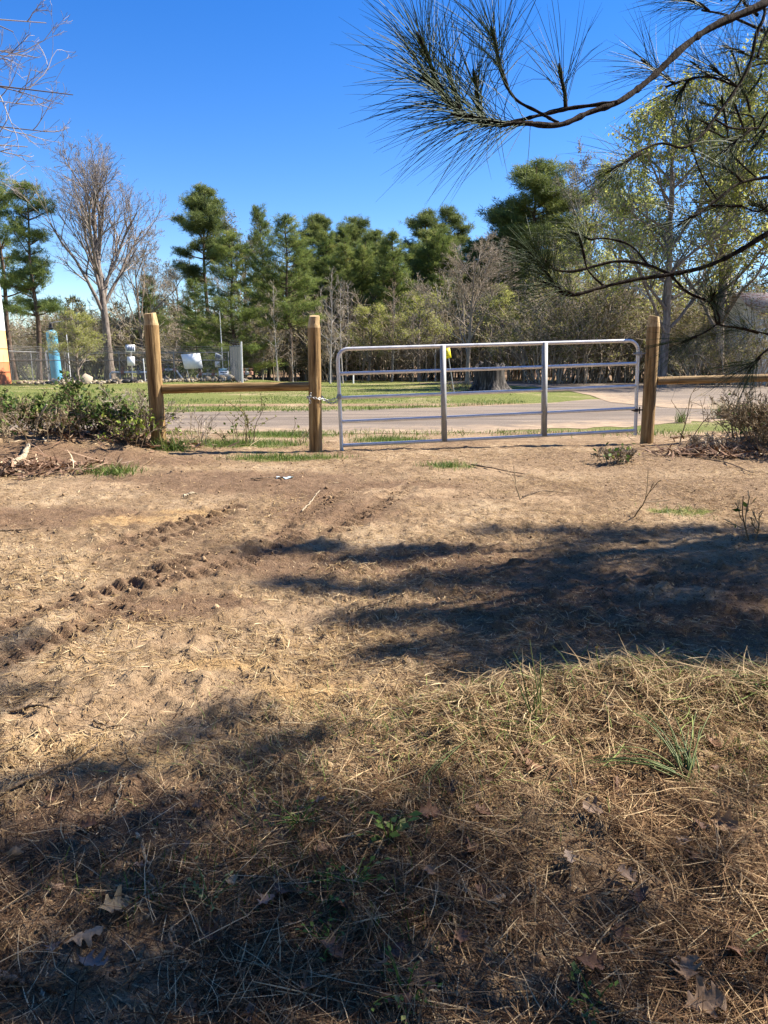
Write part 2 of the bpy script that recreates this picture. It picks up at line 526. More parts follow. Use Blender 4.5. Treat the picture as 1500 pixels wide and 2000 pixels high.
def masks(x, y):
    far = sstep(11.2, 13.5, y + .8 * (fbm(x, y, .8, 3, 80) - .5))
    grass = np.maximum(far * 1.0, blob(x, y, GRASSB) * .85)
    for px, py, rx, ry in [(760, 790, 6.5, .9), (500, 792, 3.5, .7), (1000, 790, 3, .7), (640, 768, 6, 1.2), (300, 765, 5, 1.0)]:
        g = G(px, py); grass = grass - .75 * np.exp(-(((x - g[0]) / rx) ** 2 + ((y - g[1]) / ry) ** 2))
    brown = blob(x, y, [(60, 900, 1.3, .6), (250, 900, 1.2, .5), (450, 940, 1.5, .6), (700, 960, 1.2, .5), (100, 1010, 1.0, .35), (560, 1100, .6, .3), (650, 1000, .6, .4), (1250, 1180, 1.3, .7), (300, 1190, .5, .2),
                        (900, 1100, .8, .4), (250, 1600, .5, .25), (60, 1750, .5, .3), (400, 1180, .4, .15)])
    for pl in TRACKS:
        d_ = seg_dist(x, y, pl)[0]; brown = np.maximum(brown, .66 * np.exp(-(d_ / .13) ** 2))
    sand = blob(x, y, [(180, 950, .8, .22), (800, 965, .8, .25), (960, 920, .9, .35), (1050, 975, .5, .2), (330, 1250, .35, .12), (560, 1200, .4, .15), (1330, 1160, .4, .2), (300, 1370, .5, .25), (120, 1400, .35, .2), (1210, 1800, .12, .1)])
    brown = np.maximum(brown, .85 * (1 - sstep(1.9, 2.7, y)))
    ochre = blob(x, y, [(270, 1015, .5, .22), (370, 1000, .4, .15), (200, 1480, .4, .15), (420, 1300, .3, .1), (620, 1350, .3, .15)])
    litter = np.maximum(blob(x, y, [(1250, 900, 1.6, .7), (1400, 960, 1.2, .8), (1100, 1560, .7, .4), (1300, 1600, .6, .4), (700, 1750, .9, .45), (1200, 1850, .8, .4), (500, 1850, .8, .4)]),
                        .75 * np.exp(-(seg_dist(x, y, BERM)[0] / .45) ** 2))
    wood = sstep(51, 55, y + 2 * (fbm(x, y, .3, 3, 160) - .5)) * sstep(-16, -12, x)
    grass = grass * (1 - .92 * wood); brown = np.maximum(brown, wood * .5)
    return grass, brown, sand, ochre, litter


def grid_ground():
    xs = axis(-5.3, 5.6, .019, -1500, 1500)
    ys = axis(.95, 11.3, .019, -300, 2200)
    X, Y = np.meshgrid(xs, ys)
    Z = terr(X, Y)
    nx, ny = len(xs), len(ys)
    v = np.stack([X, Y, Z], -1).reshape(-1, 3)
    i = np.arange(ny - 1)[:, None] * nx; j = np.arange(nx - 1)[None]
    f = np.stack([i + j, i + j + 1, i + nx + j + 1, i + nx + j], -1).reshape(-1, 4)
    mb = MB(); mb.add(v, f, 0.5)
    o = mb.build('ground', MAT['ground'], smooth=True)
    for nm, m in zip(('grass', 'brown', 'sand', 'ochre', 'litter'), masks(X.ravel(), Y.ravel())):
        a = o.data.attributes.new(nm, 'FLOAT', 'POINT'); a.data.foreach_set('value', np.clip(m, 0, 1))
    return tag(o, kind='structure')


grid_ground()


def resample(pl, n):
    pl = np.asarray(pl, float); d = np.concatenate([[0], np.cumsum(np.hypot(*np.diff(pl, axis=0).T))])
    t = np.linspace(0, d[-1], n)
    return np.stack([np.interp(t, d, pl[:, 0]), np.interp(t, d, pl[:, 1])], -1)


def road(name, near, far, lift, n=260, c=10, sandy=.35):
    a = resample(np.array([G(*p)[:2] for p in near]), n); b = resample(np.array([G(*p)[:2] for p in far]), n)
    t = np.linspace(0, 1, c)
    xy = a[:, None] * (1 - t)[None, :, None] + b[:, None] * t[None, :, None]
    k = np.arange(n)
    jit = (vnoise(k, 0 * k, .35, 5) - .5)[:, None] * .5
    xy[:, :, 1] += jit * np.where(t < .5, 1 - 2 * t, 0)[None] + .5 * np.roll(jit, 7) * np.where(t > .5, 2 * t - 1, 0)[None]
    z = terr(xy[..., 0], xy[..., 1]) + lift
    edge = np.maximum(np.clip(1 - t / sandy, 0, 1), np.clip((t - .86) / .14, 0, 1) * .8)
    v = np.concatenate([xy, z[..., None]], -1).reshape(-1, 3)
    i = np.arange(n - 1)[:, None] * c; j = np.arange(c - 1)[None]
    f = np.stack([i + j, i + c + j, i + c + j + 1, i + j + 1], -1).reshape(-1, 4)
    mb = MB(); mb.add(v, f, np.tile(edge, n))
    return tag(mb.build(name, MAT['road'], smooth=True), kind='structure')


road('road', [(-900, 846), (330, 843), (660, 848), (900, 846), (1250, 832), (1420, 820), (1800, 806)],
     [(-900, 806), (330, 806), (660, 800), (860, 796), (1060, 788), (1150, 781), (1400, 775), (1800, 768)], .006)
road('driveway', [(1700, 800), (1420, 800), (1300, 797), (1190, 786), (1152, 773), (1110, 763), (1040, 756), (950, 752), (820, 750)],
     [(1700, 752), (1500, 749), (1400, 747), (1240, 745), (1120, 744.5), (1040, 744.5), (950, 744.5), (820, 744.5)], .014, sandy=.3)

# ------------------------------------------------------------------ trees
def grow(out, p, d, L, r, lvl, maxl, rng, nch, spread, up, n=6, rmin=.008, lr=.62):
    pts = [p]; q = np.array(p, float); dd = np.array(d, float)
    for _ in range(n - 1):
        dd = dd + rng.normal(0, .13, 3); dd[2] += up; dd /= np.linalg.norm(dd)
        q = q + dd * L / (n - 1); pts.append(q.copy())
    pts = np.array(pts)
    rad = np.linspace(r, max(r * .35, rmin), n)
    out[min(lvl, 9)].append((pts, rad))
    if lvl < maxl:
        for k in range(nch[lvl]):
            t = rng.uniform(.28, 1.0); i = min(int(t * (n - 1)), n - 2); f = t * (n - 1) - i
            bp = pts[i] * (1 - f) + pts[i + 1] * f
            bd = pts[i + 1] - pts[i]; bd /= np.linalg.norm(bd)
            rv = rng.normal(0, 1, 3); rv -= rv.dot(bd) * bd; rv /= np.linalg.norm(rv)
            a = rng.uniform(*spread)
            grow(out, bp, bd * math.cos(a) + rv * math.sin(a), L * lr * rng.uniform(.6, 1.15) * (1.15 - .45 * t), max(rad[i] * .6, rmin), lvl + 1, maxl, rng, nch, spread, up, n, rmin, lr)


def from_levels(mb, out, lv, sides):
    for l in lv:
        if out[l]:
            mb.tubes(np.array([a for a, _ in out[l]]), np.array([b for _, b in out[l]]), sides)


def leafquads(mb, C, size, rng, flat=0.0, rnd=None):
    """small two-triangle leaves at centres C"""
    N = len(C)
    a = rng.normal(0, 1, (N, 3)); a[:, 2] *= 1 - flat; a /= np.linalg.norm(a, axis=1, keepdims=True)
    b = rng.normal(0, 1, (N, 3)); b -= (a * b).sum(1, keepdims=True) * a; b /= np.linalg.norm(b, axis=1, keepdims=True)
    s = size * rng.uniform(.6, 1.3, (N, 1))
    V = np.stack([C - a * s, C + b * s * .5, C + a * s, C - b * s * .5], 1)
    F = np.arange(N * 4).reshape(N, 4)
    if rnd is None: rnd = rng.random(N)
    mb.add(V.reshape(-1, 3), F, np.repeat(rnd, 4))


def needletris(mb, C, D, M, length, width, rng, spreadv=.8, rnd=None):
    """C centres (N,3), D mean directions (N,3); M needles each"""
    N = len(C)
    d = np.repeat(D, M, 0) + rng.normal(0, spreadv, (N * M, 3)); d /= np.linalg.norm(d, axis=1, keepdims=True) + 1e-9
    c = np.repeat(C, M, 0) + rng.normal(0, .06, (N * M, 3))
    w = np.cross(d, rng.normal(0, 1, (N * M, 3))); w /= np.linalg.norm(w, axis=1, keepdims=True) + 1e-9
    L = length * rng.uniform(.7, 1.2, (N * M, 1))
    V = np.stack([c - w * width / 2, c + w * width / 2, c + d * L], 1)
    if rnd is None: rnd = np.clip(rng.normal(.5, .22, N), 0, 1)
    r = np.clip(np.repeat(rnd, M) + rng.normal(0, .08, N * M), 0, 1)
    mb.add(V.reshape(-1, 3), np.arange(N * M * 3).reshape(-1, 3), np.repeat(r, 3))


def pine_meshes(seed, style, z_first=.7):
    rng = np.random.default_rng(seed)
    H = 12.0
    tr = MB(); cr = MB()
    lean = rng.normal(0, .02, 2)
    tz = np.linspace(0, H, 14)
    tp = np.stack([lean[0] * tz + .07 * np.sin(tz * .9 + seed), lean[1] * tz + .07 * np.cos(tz * .7), tz], -1)
    r0 = {'young': .11, 'tall': .17, 'open': .16}[style]
    tr.tube(tp, np.linspace(r0, .02, 14), 8)
    C = []; D = []; RN = []; br = []; brr = []
    at = lambda z: np.array([np.interp(z, tz, tp[:, 0]), np.interp(z, tz, tp[:, 1]), z])
    if style == 'young':
        z = z_first
        while z < H - .2:
            t = z / H
            R = (3.0 * (1 - t) ** .62) * (.55 + .45 * min(1, (t + .12) * 3)) * rng.uniform(.75, 1.15)
            for k in range(rng.integers(4, 7)):
                if rng.random() < .12: continue
                az = rng.uniform(0, 6.283); L = R * rng.uniform(.6, 1.15) + .2
                el = rng.uniform(.05, .5) + .5 * t
                u = np.linspace(0, 1, 6)
                dirh = np.array([math.cos(az), math.sin(az), 0])
                pts = at(z)[None] + dirh[None] * (L * math.cos(el) * u)[:, None] + np.array([0, 0, 1])[None] * (L * math.sin(el) * (u ** 1.3))[:, None]
                br.append(pts); brr.append(np.linspace(.025, .008, 6))
                nt = int(5 + L * 9)
                tt = rng.uniform(.28, 1.05, nt)
                c = at(z)[None] + dirh[None] * (L * math.cos(el) * tt)[:, None] + np.array([0, 0, 1])[None] * (L * math.sin(el) * tt ** 1.3)[:, None]
                side = np.array([-dirh[1], dirh[0], 0]); c = c + side[None] * (rng.normal(0, .2, nt) * L * (1.1 - tt * .7))[:, None] + rng.normal(0, .07, (nt, 3))
                C.append(c); D.append(np.repeat((dirh * .7 + np.array([0, 0, .6]))[None], nt, 0)); RN.append(np.clip(rng.normal(.5, .14) + rng.normal(0, .12, nt), 0, 1))
            z += rng.uniform(.26, .42)
        M, nl, nw = 14, .25, .024
    else:
        z0 = H * (.52 if style == 'tall' else .34)
        z = z0
        while z < H - .1:
            t = (z - z0) / (H - z0)
            R = (2.0 * (math.sin(math.pi * min(1, t * .82 + .22)) ** .8) + .25) if style == 'tall' else 2.1 * (1 - t) ** .7 + .3
            for k in range(rng.integers(2, 5)):
                az = rng.uniform(0, 6.283); L = R * rng.uniform(.45, 1.15)
                el = rng.uniform(-.1, .35) + .55 * t
                u = np.linspace(0, 1, 6); dirh = np.array([math.cos(az), math.sin(az), 0])
                cur = lambda q: at(z)[None] + dirh[None] * (L * math.cos(el) * q)[:, None] + np.array([0, 0, 1])[None] * (L * (math.sin(el) * q + .18 * q ** 2.5))[:, None]
                br.append(cur(u)); brr.append(np.linspace(.05, .012, 6))
                base = np.clip(rng.normal(.42, .13), 0, 1)
                for q in rng.uniform(.5 if style == 'tall' else .4, 1.0, 2 + int(L * 2.6)):
                    cc = cur(np.array([q]))[0]; nt = rng.integers(12, 24) if style == 'tall' else rng.integers(8, 15)
                    c = cc + rng.normal(0, 1, (nt, 3)) * np.array([.23, .23, .10])
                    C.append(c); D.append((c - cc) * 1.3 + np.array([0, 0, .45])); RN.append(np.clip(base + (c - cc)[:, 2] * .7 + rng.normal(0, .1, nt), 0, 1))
            z += rng.uniform(.26, .5) * (1.0 if style == 'tall' else 1.45)
        # dead stubs lower down
        for k in range(10):
            z = rng.uniform(H * .2, z0); az = rng.uniform(0, 6.28); L = rng.uniform(.3, 1.1); u = np.linspace(0, 1, 6)
            br.append(at(z)[None] + np.array([math.cos(az), math.sin(az), -.1])[None] * (L * u)[:, None]); brr.append(np.linspace(.03, .008, 6))
        M, nl, nw = 14, .21, .025
    tr.tubes(np.array(br), np.array(brr), 4)
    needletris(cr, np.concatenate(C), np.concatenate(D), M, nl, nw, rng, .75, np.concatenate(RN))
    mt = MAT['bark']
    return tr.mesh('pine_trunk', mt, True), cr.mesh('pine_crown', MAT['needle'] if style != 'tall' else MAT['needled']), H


def bare_meshes(seed, H=12.0, nch=(9, 6, 5, 3), spread=(.35, .85), up=.05, trunk=.35, r=.2, limbs=7, barkm='barkg', leaf=None, leafn=0, leafs=.06, twigm='twig', rmin=.008, first=.52, laun=(.3, .8)):
    rng = np.random.default_rng(seed)
    out = {i: [] for i in range(10)}
    zt = np.linspace(0, H * .8, 12)
    tp = np.stack([.012 * H * np.sin(zt / H * 5 + seed), .012 * H * np.cos(zt / H * 4 + seed), zt], -1); tp[:, :2] -= tp[0, :2]
    tr = MB(); tr.tube(tp, np.linspace(r, r * .12, 12) * np.concatenate([[1.35], np.ones(11)]), 9)
    for k in range(limbs):
        f = trunk + (0.95 - trunk) * (k + rng.uniform(0, .8)) / limbs
        z = f * H * .8
        p = np.array([np.interp(z, zt, tp[:, 0]), np.interp(z, zt, tp[:, 1]), z])
        az = k * 2.4 + rng.normal(0, .4); a = rng.uniform(*laun) * (1.25 - .5 * f)
        d = np.array([math.cos(az) * math.sin(a), math.sin(az) * math.sin(a), math.cos(a)])
        grow(out, p, d, H * first * (1.12 - f * .75), r * .45 * (1.1 - .6 * f), 0, len(nch), rng, list(nch) + [0], spread, up, rmin=rmin)
    from_levels(tr, out, (0,), 6)
    cr = MB(); from_levels(cr, out, range(1, 10), 3)
    meshes = [tr.mesh('bare_trunk', MAT[barkm], True), cr.mesh('bare_crown', MAT[twigm])]
    if leaf:
        ends = np.concatenate([a for l in range(2, 10) for a, _ in out[l]] or [np.zeros((1, 3))]) if True else None
        idx = rng.integers(0, len(ends), leafn)
        lv = MB(); leafquads(lv, ends[idx] + rng.normal(0, .12, (leafn, 3)), leafs, rng)
        meshes.append(lv.mesh('leaf_crown', MAT[leaf]))
    return meshes, H


def shrub_meshes(seed, H=2.5, W=2.0, stems=26, leaf='olive', leafn=5000, leafs=.06, twigm='twigd', nch=(5, 4, 3)):
    rng = np.random.default_rng(seed)
    out = {i: [] for i in range(10)}
    for k in range(stems):
        az = rng.uniform(0, 6.28); rr = W * .35 * math.sqrt(rng.random())
        a = rng.uniform(.0, .6)
        d = np.array([math.cos(az) * math.sin(a), math.sin(az) * math.sin(a), math.cos(a)])
        grow(out, np.array([rr * math.cos(az), rr * math.sin(az), 0]), d, H * rng.uniform(.55, .95), .014 * H / 2 + .004, 0, len(nch), rng, list(nch) + [0], (.3, .9), .02, rmin=.0035 if H < 2 else .006)
    st = MB(); from_levels(st, out, range(10), 3)
    ms = [st.mesh('shrub_stems', MAT[twigm])]
    if leafn:
        ends = np.concatenate([a for l in range(1, 10) for a, _ in out[l]])
        lv = MB(); leafquads(lv, ends[rng.integers(0, len(ends), leafn)] + rng.normal(0, leafs * 1.2, (leafn, 3)), leafs, rng)
        ms.append(lv.mesh('shrub_leaves', MAT[leaf]))
    return ms, H


KIND = {}
for i in range(3): KIND['young', i] = pine_meshes(100 + i, 'young')
for i in range(3, 5): KIND['young', i] = pine_meshes(100 + i, 'young', 3.8)
for i in range(4): KIND['tall', i] = pine_meshes(200 + i, 'tall')
for i in range(2): KIND['open', i] = pine_meshes(300 + i, 'open')
KIND['big', 0] = bare_meshes(41, 14, (7, 5, 4, 2), (.3, .75), .04, .30, .31, 15, rmin=.0065, first=.50, laun=(.25, .72), barkm='barkd', twigm='twigb')
for i in range(3): KIND['bare', i] = bare_meshes(420 + i, 11, (7, 6, 4, 3), (.35, .85), .04, .2, .15, 11, rmin=.0065, first=.42)
for i in range(4): KIND['sapling', i] = bare_meshes(520 + i, 8, (5, 3), (.35, .9), .05, .22, .055, 20, ('barkw', 'barkg', 'barkd', 'barkg')[i], rmin=.007, first=.17, twigm=('twig', 'twigb', 'twigd', 'twig')[i], laun=(.5, 1.1))
for i in range(2): KIND['bud', i] = bare_meshes(620 + i, 12, (6, 5, 4), (.35, .85), .04, .18, .17, 20, leaf='bud', leafn=12000, leafs=.062, barkm='barkd', twigm='twigb', rmin=.008, first=.30, laun=(.45, 1.05))
for i in range(2): KIND['pale', i] = bare_meshes(640 + i, 12, (7, 6, 4), (.3, .8), .05, .25, .16, 10, leaf='budp', leafn=6000, leafs=.06, twigm='twigb', rmin=.007, first=.42)
for i in range(3): KIND['shrub', i] = shrub_meshes(700 + i, 4.0, 3.5, 26, 'olive', 3600, .058, 'twig')
for i in range(2): KIND['brownshrub', i] = shrub_meshes(740 + i, 4.0, 3.0, 34, 'olive', 900, .05, 'twig')
PARTN = {'bare': ['trunk', 'crown'], 'shrub': ['stems', 'foliage']}


def place(kind, px, row, top, D, label, cat='tree', group=None, name=None, wide=1.0, rz=None, dz=0.0):
    """tree of one kind: trunk foot at distance D, passing through pixel column px at row, with its top at row top"""
    ms = KIND[kind]
    if len(ms) == 3: meshes, H = [ms[0], ms[1]], ms[2]
    else: meshes, H = ms
    zr = zrow(row, D); x = xpx(px, D, zr); z0 = float(terr(x, D)) - .05 + dz
    s = (zrow(top, D) - z0) / H
    nm = name or {'young': 'young_pine', 'tall': 'tall_pine', 'open': 'open_pine', 'big': 'bare_tree', 'bare': 'bare_tree', 'sapling': 'bare_sapling', 'bud': 'budding_tree', 'pale': 'budding_tree', 'shrub': 'scrub_bush', 'brownshrub': 'scrub_bush'}[kind[0]]
    e = empty(nm, (x, D, z0), random.uniform(0, 6.28) if rz is None else rz)
    e.scale = (s * wide, s * wide, s)
    shr = kind[0] in ('shrub', 'brownshrub')
    for k, me in enumerate(meshes):
        o = bpy.data.objects.new((['stem', 'foliage'] if shr else ['trunk', 'crown', 'foliage'])[k], me); COL.objects.link(o); o.parent = e
    return tag(e, label, cat, group)


# named trees, left to right
place(('open', 0), 66, 560, 352, 52, 'tall open pine with layered boughs beside the big bare tree, left of it', wide=1.12, rz=.6)
place(('open', 1), 12, 560, 318, 56, 'pine cut by the left picture edge, behind the orange and white tank', wide=1.1)
place(('big', 0), 203, 560, 280, 54, 'big bare spreading tree standing alone against the blue sky', wide=1.0, rz=2.2)
place(('bare', 0), 270, 560, 420, 60, 'smaller bare tree just right of the big spreading bare tree', wide=.9)
place(('young', 1), 300, 620, 535, 62, 'dark low evergreen behind the solar panel and the thick left post', wide=1.25)
place(('tall', 0), 398, 520, 366, 66, 'lone tall pine with clumpy crown rising above its neighbours', wide=1.05, rz=1.0)
place(('pale', 0), 470, 520, 392, 72, 'pale budding tree just right of the lone tall pine', wide=1.1)
place(('pale', 1), 352, 560, 492, 75, 'low greyish budding tree left of the lone tall pine', wide=1.3)
place(('young', 0), 458, 620, 446, 48.5, 'broad young pine directly behind the thin pole in the compound', wide=1.5)
place(('young', 1), 385, 650, 545, 53, 'dark bushy young pine under the lone tall pine', wide=1.15)
place(('young', 3), 566, 620, 418, 49.5, 'tall young pine right of the compound, with light green boughs', wide=1.5)
place(('young', 1), 520, 600, 402, 62, 'narrow spire-topped young pine between two broader young pines', wide=.85)
place(('tall', 1), 632, 560, 422, 68, 'tall pine above the middle post, leftmost of a row of crowns', wide=1.05)
place(('tall', 2), 690, 560, 426, 70, 'tall round-crowned pine above the left end of the gate', wide=1.15)
place(('tall', 3), 735, 560, 455, 66, 'shorter pine with ragged crown above the gate left of its first stay', wide=1.0)
place(('young', 4), 772, 600, 456, 57, 'pointed pine above the gate between two rounder crowns', wide=1.35)
place(('young', 3), 705, 600, 478, 58, 'slim pine with bare lower trunk above the left gate rails', wide=1.2, rz=2)
place(('young', 4), 640, 600, 452, 60, 'pine with bare lower trunk just behind the middle post', wide=1.3, rz=1)
place(('young', 3), 845, 600, 470, 60, 'green pine behind the bare twigs above the first gate stay', wide=1.35, rz=4)
place(('young', 4), 940, 600, 470, 62, 'green pine showing between bare trees above the stump', wide=1.3, rz=3)
place(('tall', 0), 832, 560, 412, 68, 'round-crowned pine above the first stay of the gate', wide=1.0, rz=3)
place(('tall', 2), 885, 560, 404, 72, 'pine partly hidden by grey bare twigs left of the stump', wide=1.0, rz=4)
place(('bare', 1), 916, 600, 436, 42, 'bare grey tree with dark trunk standing behind the stump', wide=1.15)
place(('tall', 3), 972, 560, 412, 68, 'small-crowned pine under the drooping needles of the near branch', wide=1.1, rz=2)
place(('tall', 2), 1052, 520, 308, 64, 'biggest pine crown, tallest evergreen right of the gate centre', wide=1.6, rz=2.2)
place(('young', 4), 1085, 560, 352, 66, 'lower green pine merging with the right side of the biggest pine crown', wide=1.35, rz=3)
place(('young', 3), 1010, 560, 395, 65, 'green pine tucked against the left side of the biggest pine crown', wide=1.3, rz=5)
place(('pale', 1), 1145, 520, 262, 58, 'slim budding tree just right of the biggest pine crown', wide=.7, rz=1)
place(('bud', 0), 1303, 560, 90, 37, 'large tree in yellow-green bud with thick trunk behind the right post', wide=1.05)
place(('bud', 1), 1215, 560, 262, 46, 'yellow-green budding tree left of the thick-trunked one', wide=1.0)
place(('bud', 1), 1420, 560, 60, 40, 'yellow-green budding tree behind the pine needles at the right edge', wide=1.0, rz=2)
place(('bud', 0), 1530, 560, -60, 38, 'tall budding tree at the right picture edge above the white building', wide=1.1, rz=4)
place(('bud', 1), 1100, 600, 400, 55, 'low budding tree under the biggest pine crown', wide=1.2, rz=.4)
place(('bud', 0), 820, 640, 545, 51, 'low olive budding tree at the wood edge above the first gate stay', wide=1.5, rz=1)
place(('bud', 1), 985, 640, 530, 52, 'low olive budding tree at the wood edge above the stump', wide=1.5, rz=2)
place(('bud', 0), 720, 640, 575, 52, 'low olive budding tree at the wood edge above the left gate corner', wide=1.5, rz=5)
place(('sapling', 0), 643, 600, 470, 46, 'white-stemmed sapling right beside the middle post', wide=.85)
place(('sapling', 0), 668, 600, 490, 47, 'white-stemmed sapling above the rounded left corner of the gate', wide=.8, rz=2)
place(('sapling', 0), 540, 640, 505, 48, 'pale leafless sapling in front of the young pines', wide=.8, rz=3)
place(('bud', 0), 150, 690, 588, 44, 'small lime-green leafing tree beside the blue tank', wide=1.5, rz=1)
rt = random.Random(9)
for k in range(72):
    px = 478 + 15 * k * .98 + rt.uniform(-12, 12)
    if px > 1240: continue
    place(('sapling', rt.randint(0, 3)), px, 640, rt.uniform(500, 640), rt.uniform(48.5, 58), 'thin bare sapling crowded in the thicket behind the grassy field', 'sapling', 'bare saplings in the thicket', wide=rt.uniform(.8, 1.2))
for k in range(26):
    px = 585 + 17.5 * k + rt.uniform(-8, 8)
    place(('young', rt.choice((0, 2, 3, 3, 4, 4))), px, 560, rt.uniform(445, 520), rt.uniform(58, 68), 'slender green pine in the continuous wall of pines behind the thicket', 'tree', 'slender pines of the wood edge', wide=rt.uniform(1.1, 1.5))
for k in range(5):
    px = 620 + 115 * k + rt.uniform(-14, 14)
    place(('bare', rt.randint(0, 2)), px, 600, rt.uniform(455, 530), rt.uniform(60, 70), 'grey twiggy bare tree deep in the woods behind the thicket', 'tree', 'bare trees deep in the woods', wide=rt.uniform(.8, 1.2))
for k in range(17):
    px = 470 + 60 * k + rt.uniform(-20, 20)
    g = px > 930
    place(('shrub' if g or rt.random() < .25 else 'brownshrub', rt.randint(0, 1)), px, 690, rt.uniform(585, 665) - (25 if g else 0), rt.uniform(53, 58) - (4 if g else 0), 'tangled olive and brown scrub bush along the foot of the woods', 'bush', 'scrub bushes at the wood edge', wide=rt.uniform(1.1, 1.6))
for k in range(9):
    place(('shrub', 2), 1090 + 52 * k + rt.uniform(-12, 12), 690, rt.uniform(560, 640), rt.uniform(43, 50), 'dense olive-green bush in the hedge-like growth behind the driveway', 'bush', 'olive bushes behind the driveway', wide=rt.uniform(1.0, 1.35))
for k in range(12):
    place(('shrub' if k % 2 else 'brownshrub', k % 2), -20 + 40 * k + rt.uniform(-12, 12), 690, rt.uniform(615, 660), rt.uniform(58, 66), 'low brushy bush behind the chain link compound', 'bush', 'bushes behind the compound', wide=rt.uniform(1.2, 1.7))

# unseen trees added behind the camera to block blue sky light from the shade
for k, (x, y, kd, h) in enumerate([(-9, -4, ('tall', 0), 15), (-4, -6, ('bud', 0), 13), (1, -5, ('young', 0), 10), (5, -7, ('tall', 1), 16), (9, -4, ('young', 1), 11), (12, -6, ('tall', 2), 15), (-13, 1, ('young', 2), 10),
                                   (-7, -9, ('young', 1), 12), (3, -10, ('young', 2), 13), (14, -6, ('bud', 1), 14), (-2, -4, ('young', 1), 8), (7, -2.5, ('young', 0), 7), (-15, -3, ('bud', 1), 13)]):
    ms = KIND[kd]; meshes, H = ([ms[0], ms[1]], ms[2]) if len(ms) == 3 else ms
    e = empty('sky_blocking_tree', (x, y, float(terr(x, y)) - .05), k * 1.7); e.scale = (h / H * 1.25, h / H * 1.25, h / H)
    for nm, me in zip(('trunk', 'crown', 'foliage'), meshes):
        o = bpy.data.objects.new(nm, me); COL.objects.link(o); o.parent = e
    tag(e, 'unseen forest tree added behind the camera to block sky light', 'tree', 'unseen trees added to block the sky')


def distant_woods():
    rng = np.random.default_rng(77)
    tr = MB(); out = []
    mb = MB()
    n = 300
    X = rng.uniform(-75, 85, n); Y = rng.uniform(82, 120, n)
    Z = terr(X, Y)
    left = X < -18
    H = np.where(left, rng.uniform(5, 8.5, n), rng.uniform(8, 13, n))
    C = []; D = []; RN = []; pts = []; rad = []
    for i in range(n):
        u = np.linspace(0, 1, 6)
        pts.append(np.stack([X[i] + .2 * np.sin(u * 4 + i), Y[i] + 0 * u, Z[i] + u * H[i]], -1)); rad.append(np.linspace(.16, .03, 6))
        k = 120
        q = rng.random(k)
        R = (2.0 + 1.5 * rng.random()) * np.sin(np.pi * (q * .75 + .2)) ** .8
        a = rng.uniform(0, 6.28, k)
        c = np.stack([X[i] + R * np.cos(a) * rng.random(k) ** .5, Y[i] + R * np.sin(a), Z[i] + H[i] * (.12 + .9 * q)], -1)
        C.append(c); D.append(np.repeat([[0, -.2, .5]], k, 0)); RN.append(np.clip(rng.normal(.45, .15) + rng.normal(0, .12, k), 0, 1))
    needletris(mb, np.concatenate(C), np.concatenate(D), 9, .6, .11, rng, .8, np.concatenate(RN))
    mb.tubes(np.array(pts), np.array(rad), 4, np.full(n, .1))
    return tag(mb.build('distant_woods', m_rnd('distant_foliage', [(0, (.07, .07, .03)), (.5, (.17, .16, .075)), (1, (.30, .26, .15))], .9, .1)), kind='stuff')


distant_woods()

# ------------------------------------------------------------------ fence posts, rails, gate, chain
def post(px_base, px_mid, Y, top_row, r, seed, label):
    rng = np.random.default_rng(seed)
    zb = float(base_h(0, Y)) - .12; zt = zrow(top_row, Y)
    zm = (zb + zt) / 2
    xb = xpx(px_base, Y, zb + .12); xt = xpx(px_mid[0], Y, zrow(px_mid[1], Y))
    lean = (xt - xb) / (zrow(px_mid[1], Y) - zb - .12)
    H = zt - zb; cut = .14
    n = 26; zs = np.linspace(0, H - cut, 40); a = np.arange(n) * 2 * np.pi / n
    A, Z = np.meshgrid(a, zs)
    R = r * (1 - .07 * Z / H) * (1 + .035 * (vnoise(np.cos(A) * 1.2 + 3, Z * 1.1 + np.sin(A) * 1.2, 1.5, seed) - .5) + .02 * (vnoise(A * 3, Z * .3, 2, seed + 3) - .5))
    V = np.stack([R * np.cos(A), R * np.sin(A), Z], -1).reshape(-1, 3)
    i = np.arange(39)[:, None] * n; j = np.arange(n)[None]; j2 = (j + 1) % n
    mb = MB(); mb.add(V, np.stack([i + j, i + j2, i + n + j2, i + n + j], -1).reshape(-1, 4))
    o = mb.build('fence_post', MAT['post'], smooth=True, loc=(xb, Y, zb))
    # hewn, tapered top: flat facets
    top = MB()
    nf = 7; fa = np.arange(n) * 2 * np.pi / n
    rt_ = R[-1]
    fac = np.cos(np.pi / nf) / np.cos(((fa + seed) % (2 * np.pi / nf)) - np.pi / nf)
    rings = [np.stack([rt_ * np.cos(fa), rt_ * np.sin(fa), np.full(n, H - cut)], -1)]
    jag = (vnoise(fa * 2, fa * 0, 1.7, seed) - .5) * .05
    rings.append(np.stack([rt_ * 1.004 * np.cos(fa), rt_ * 1.004 * np.sin(fa), H - cut + .012 + jag * .3], -1))
    rings.append(np.stack([rt_ * .95 * fac * np.cos(fa), rt_ * .95 * fac * np.sin(fa), H - cut * .62 + jag], -1))
    rings.append(np.stack([rt_ * .85 * fac * np.cos(fa) + .010, rt_ * .85 * fac * np.sin(fa), np.full(n, H) + .012 * np.cos(fa + seed)], -1))
    V = np.concatenate(rings); i = np.arange(3)[:, None] * n
    top.add(V, np.stack([i + j, i + j2, i + n + j2, i + n + j], -1).reshape(-1, 4))
    top.add(rings[-1], np.arange(n)[None])
    top.build('cut_top', MAT['cut'], o)
    o.rotation_euler = (0, math.atan(lean), rng.uniform(0, 6))
    o.rotation_euler = (Matrix.Rotation(math.atan(lean), 3, 'Y') @ Matrix.Rotation(seed * 1.3, 3, 'Z')).to_euler()
    tag(o, label, 'fence post')
    return o, np.array([xb, Y, zb + .12]), lean


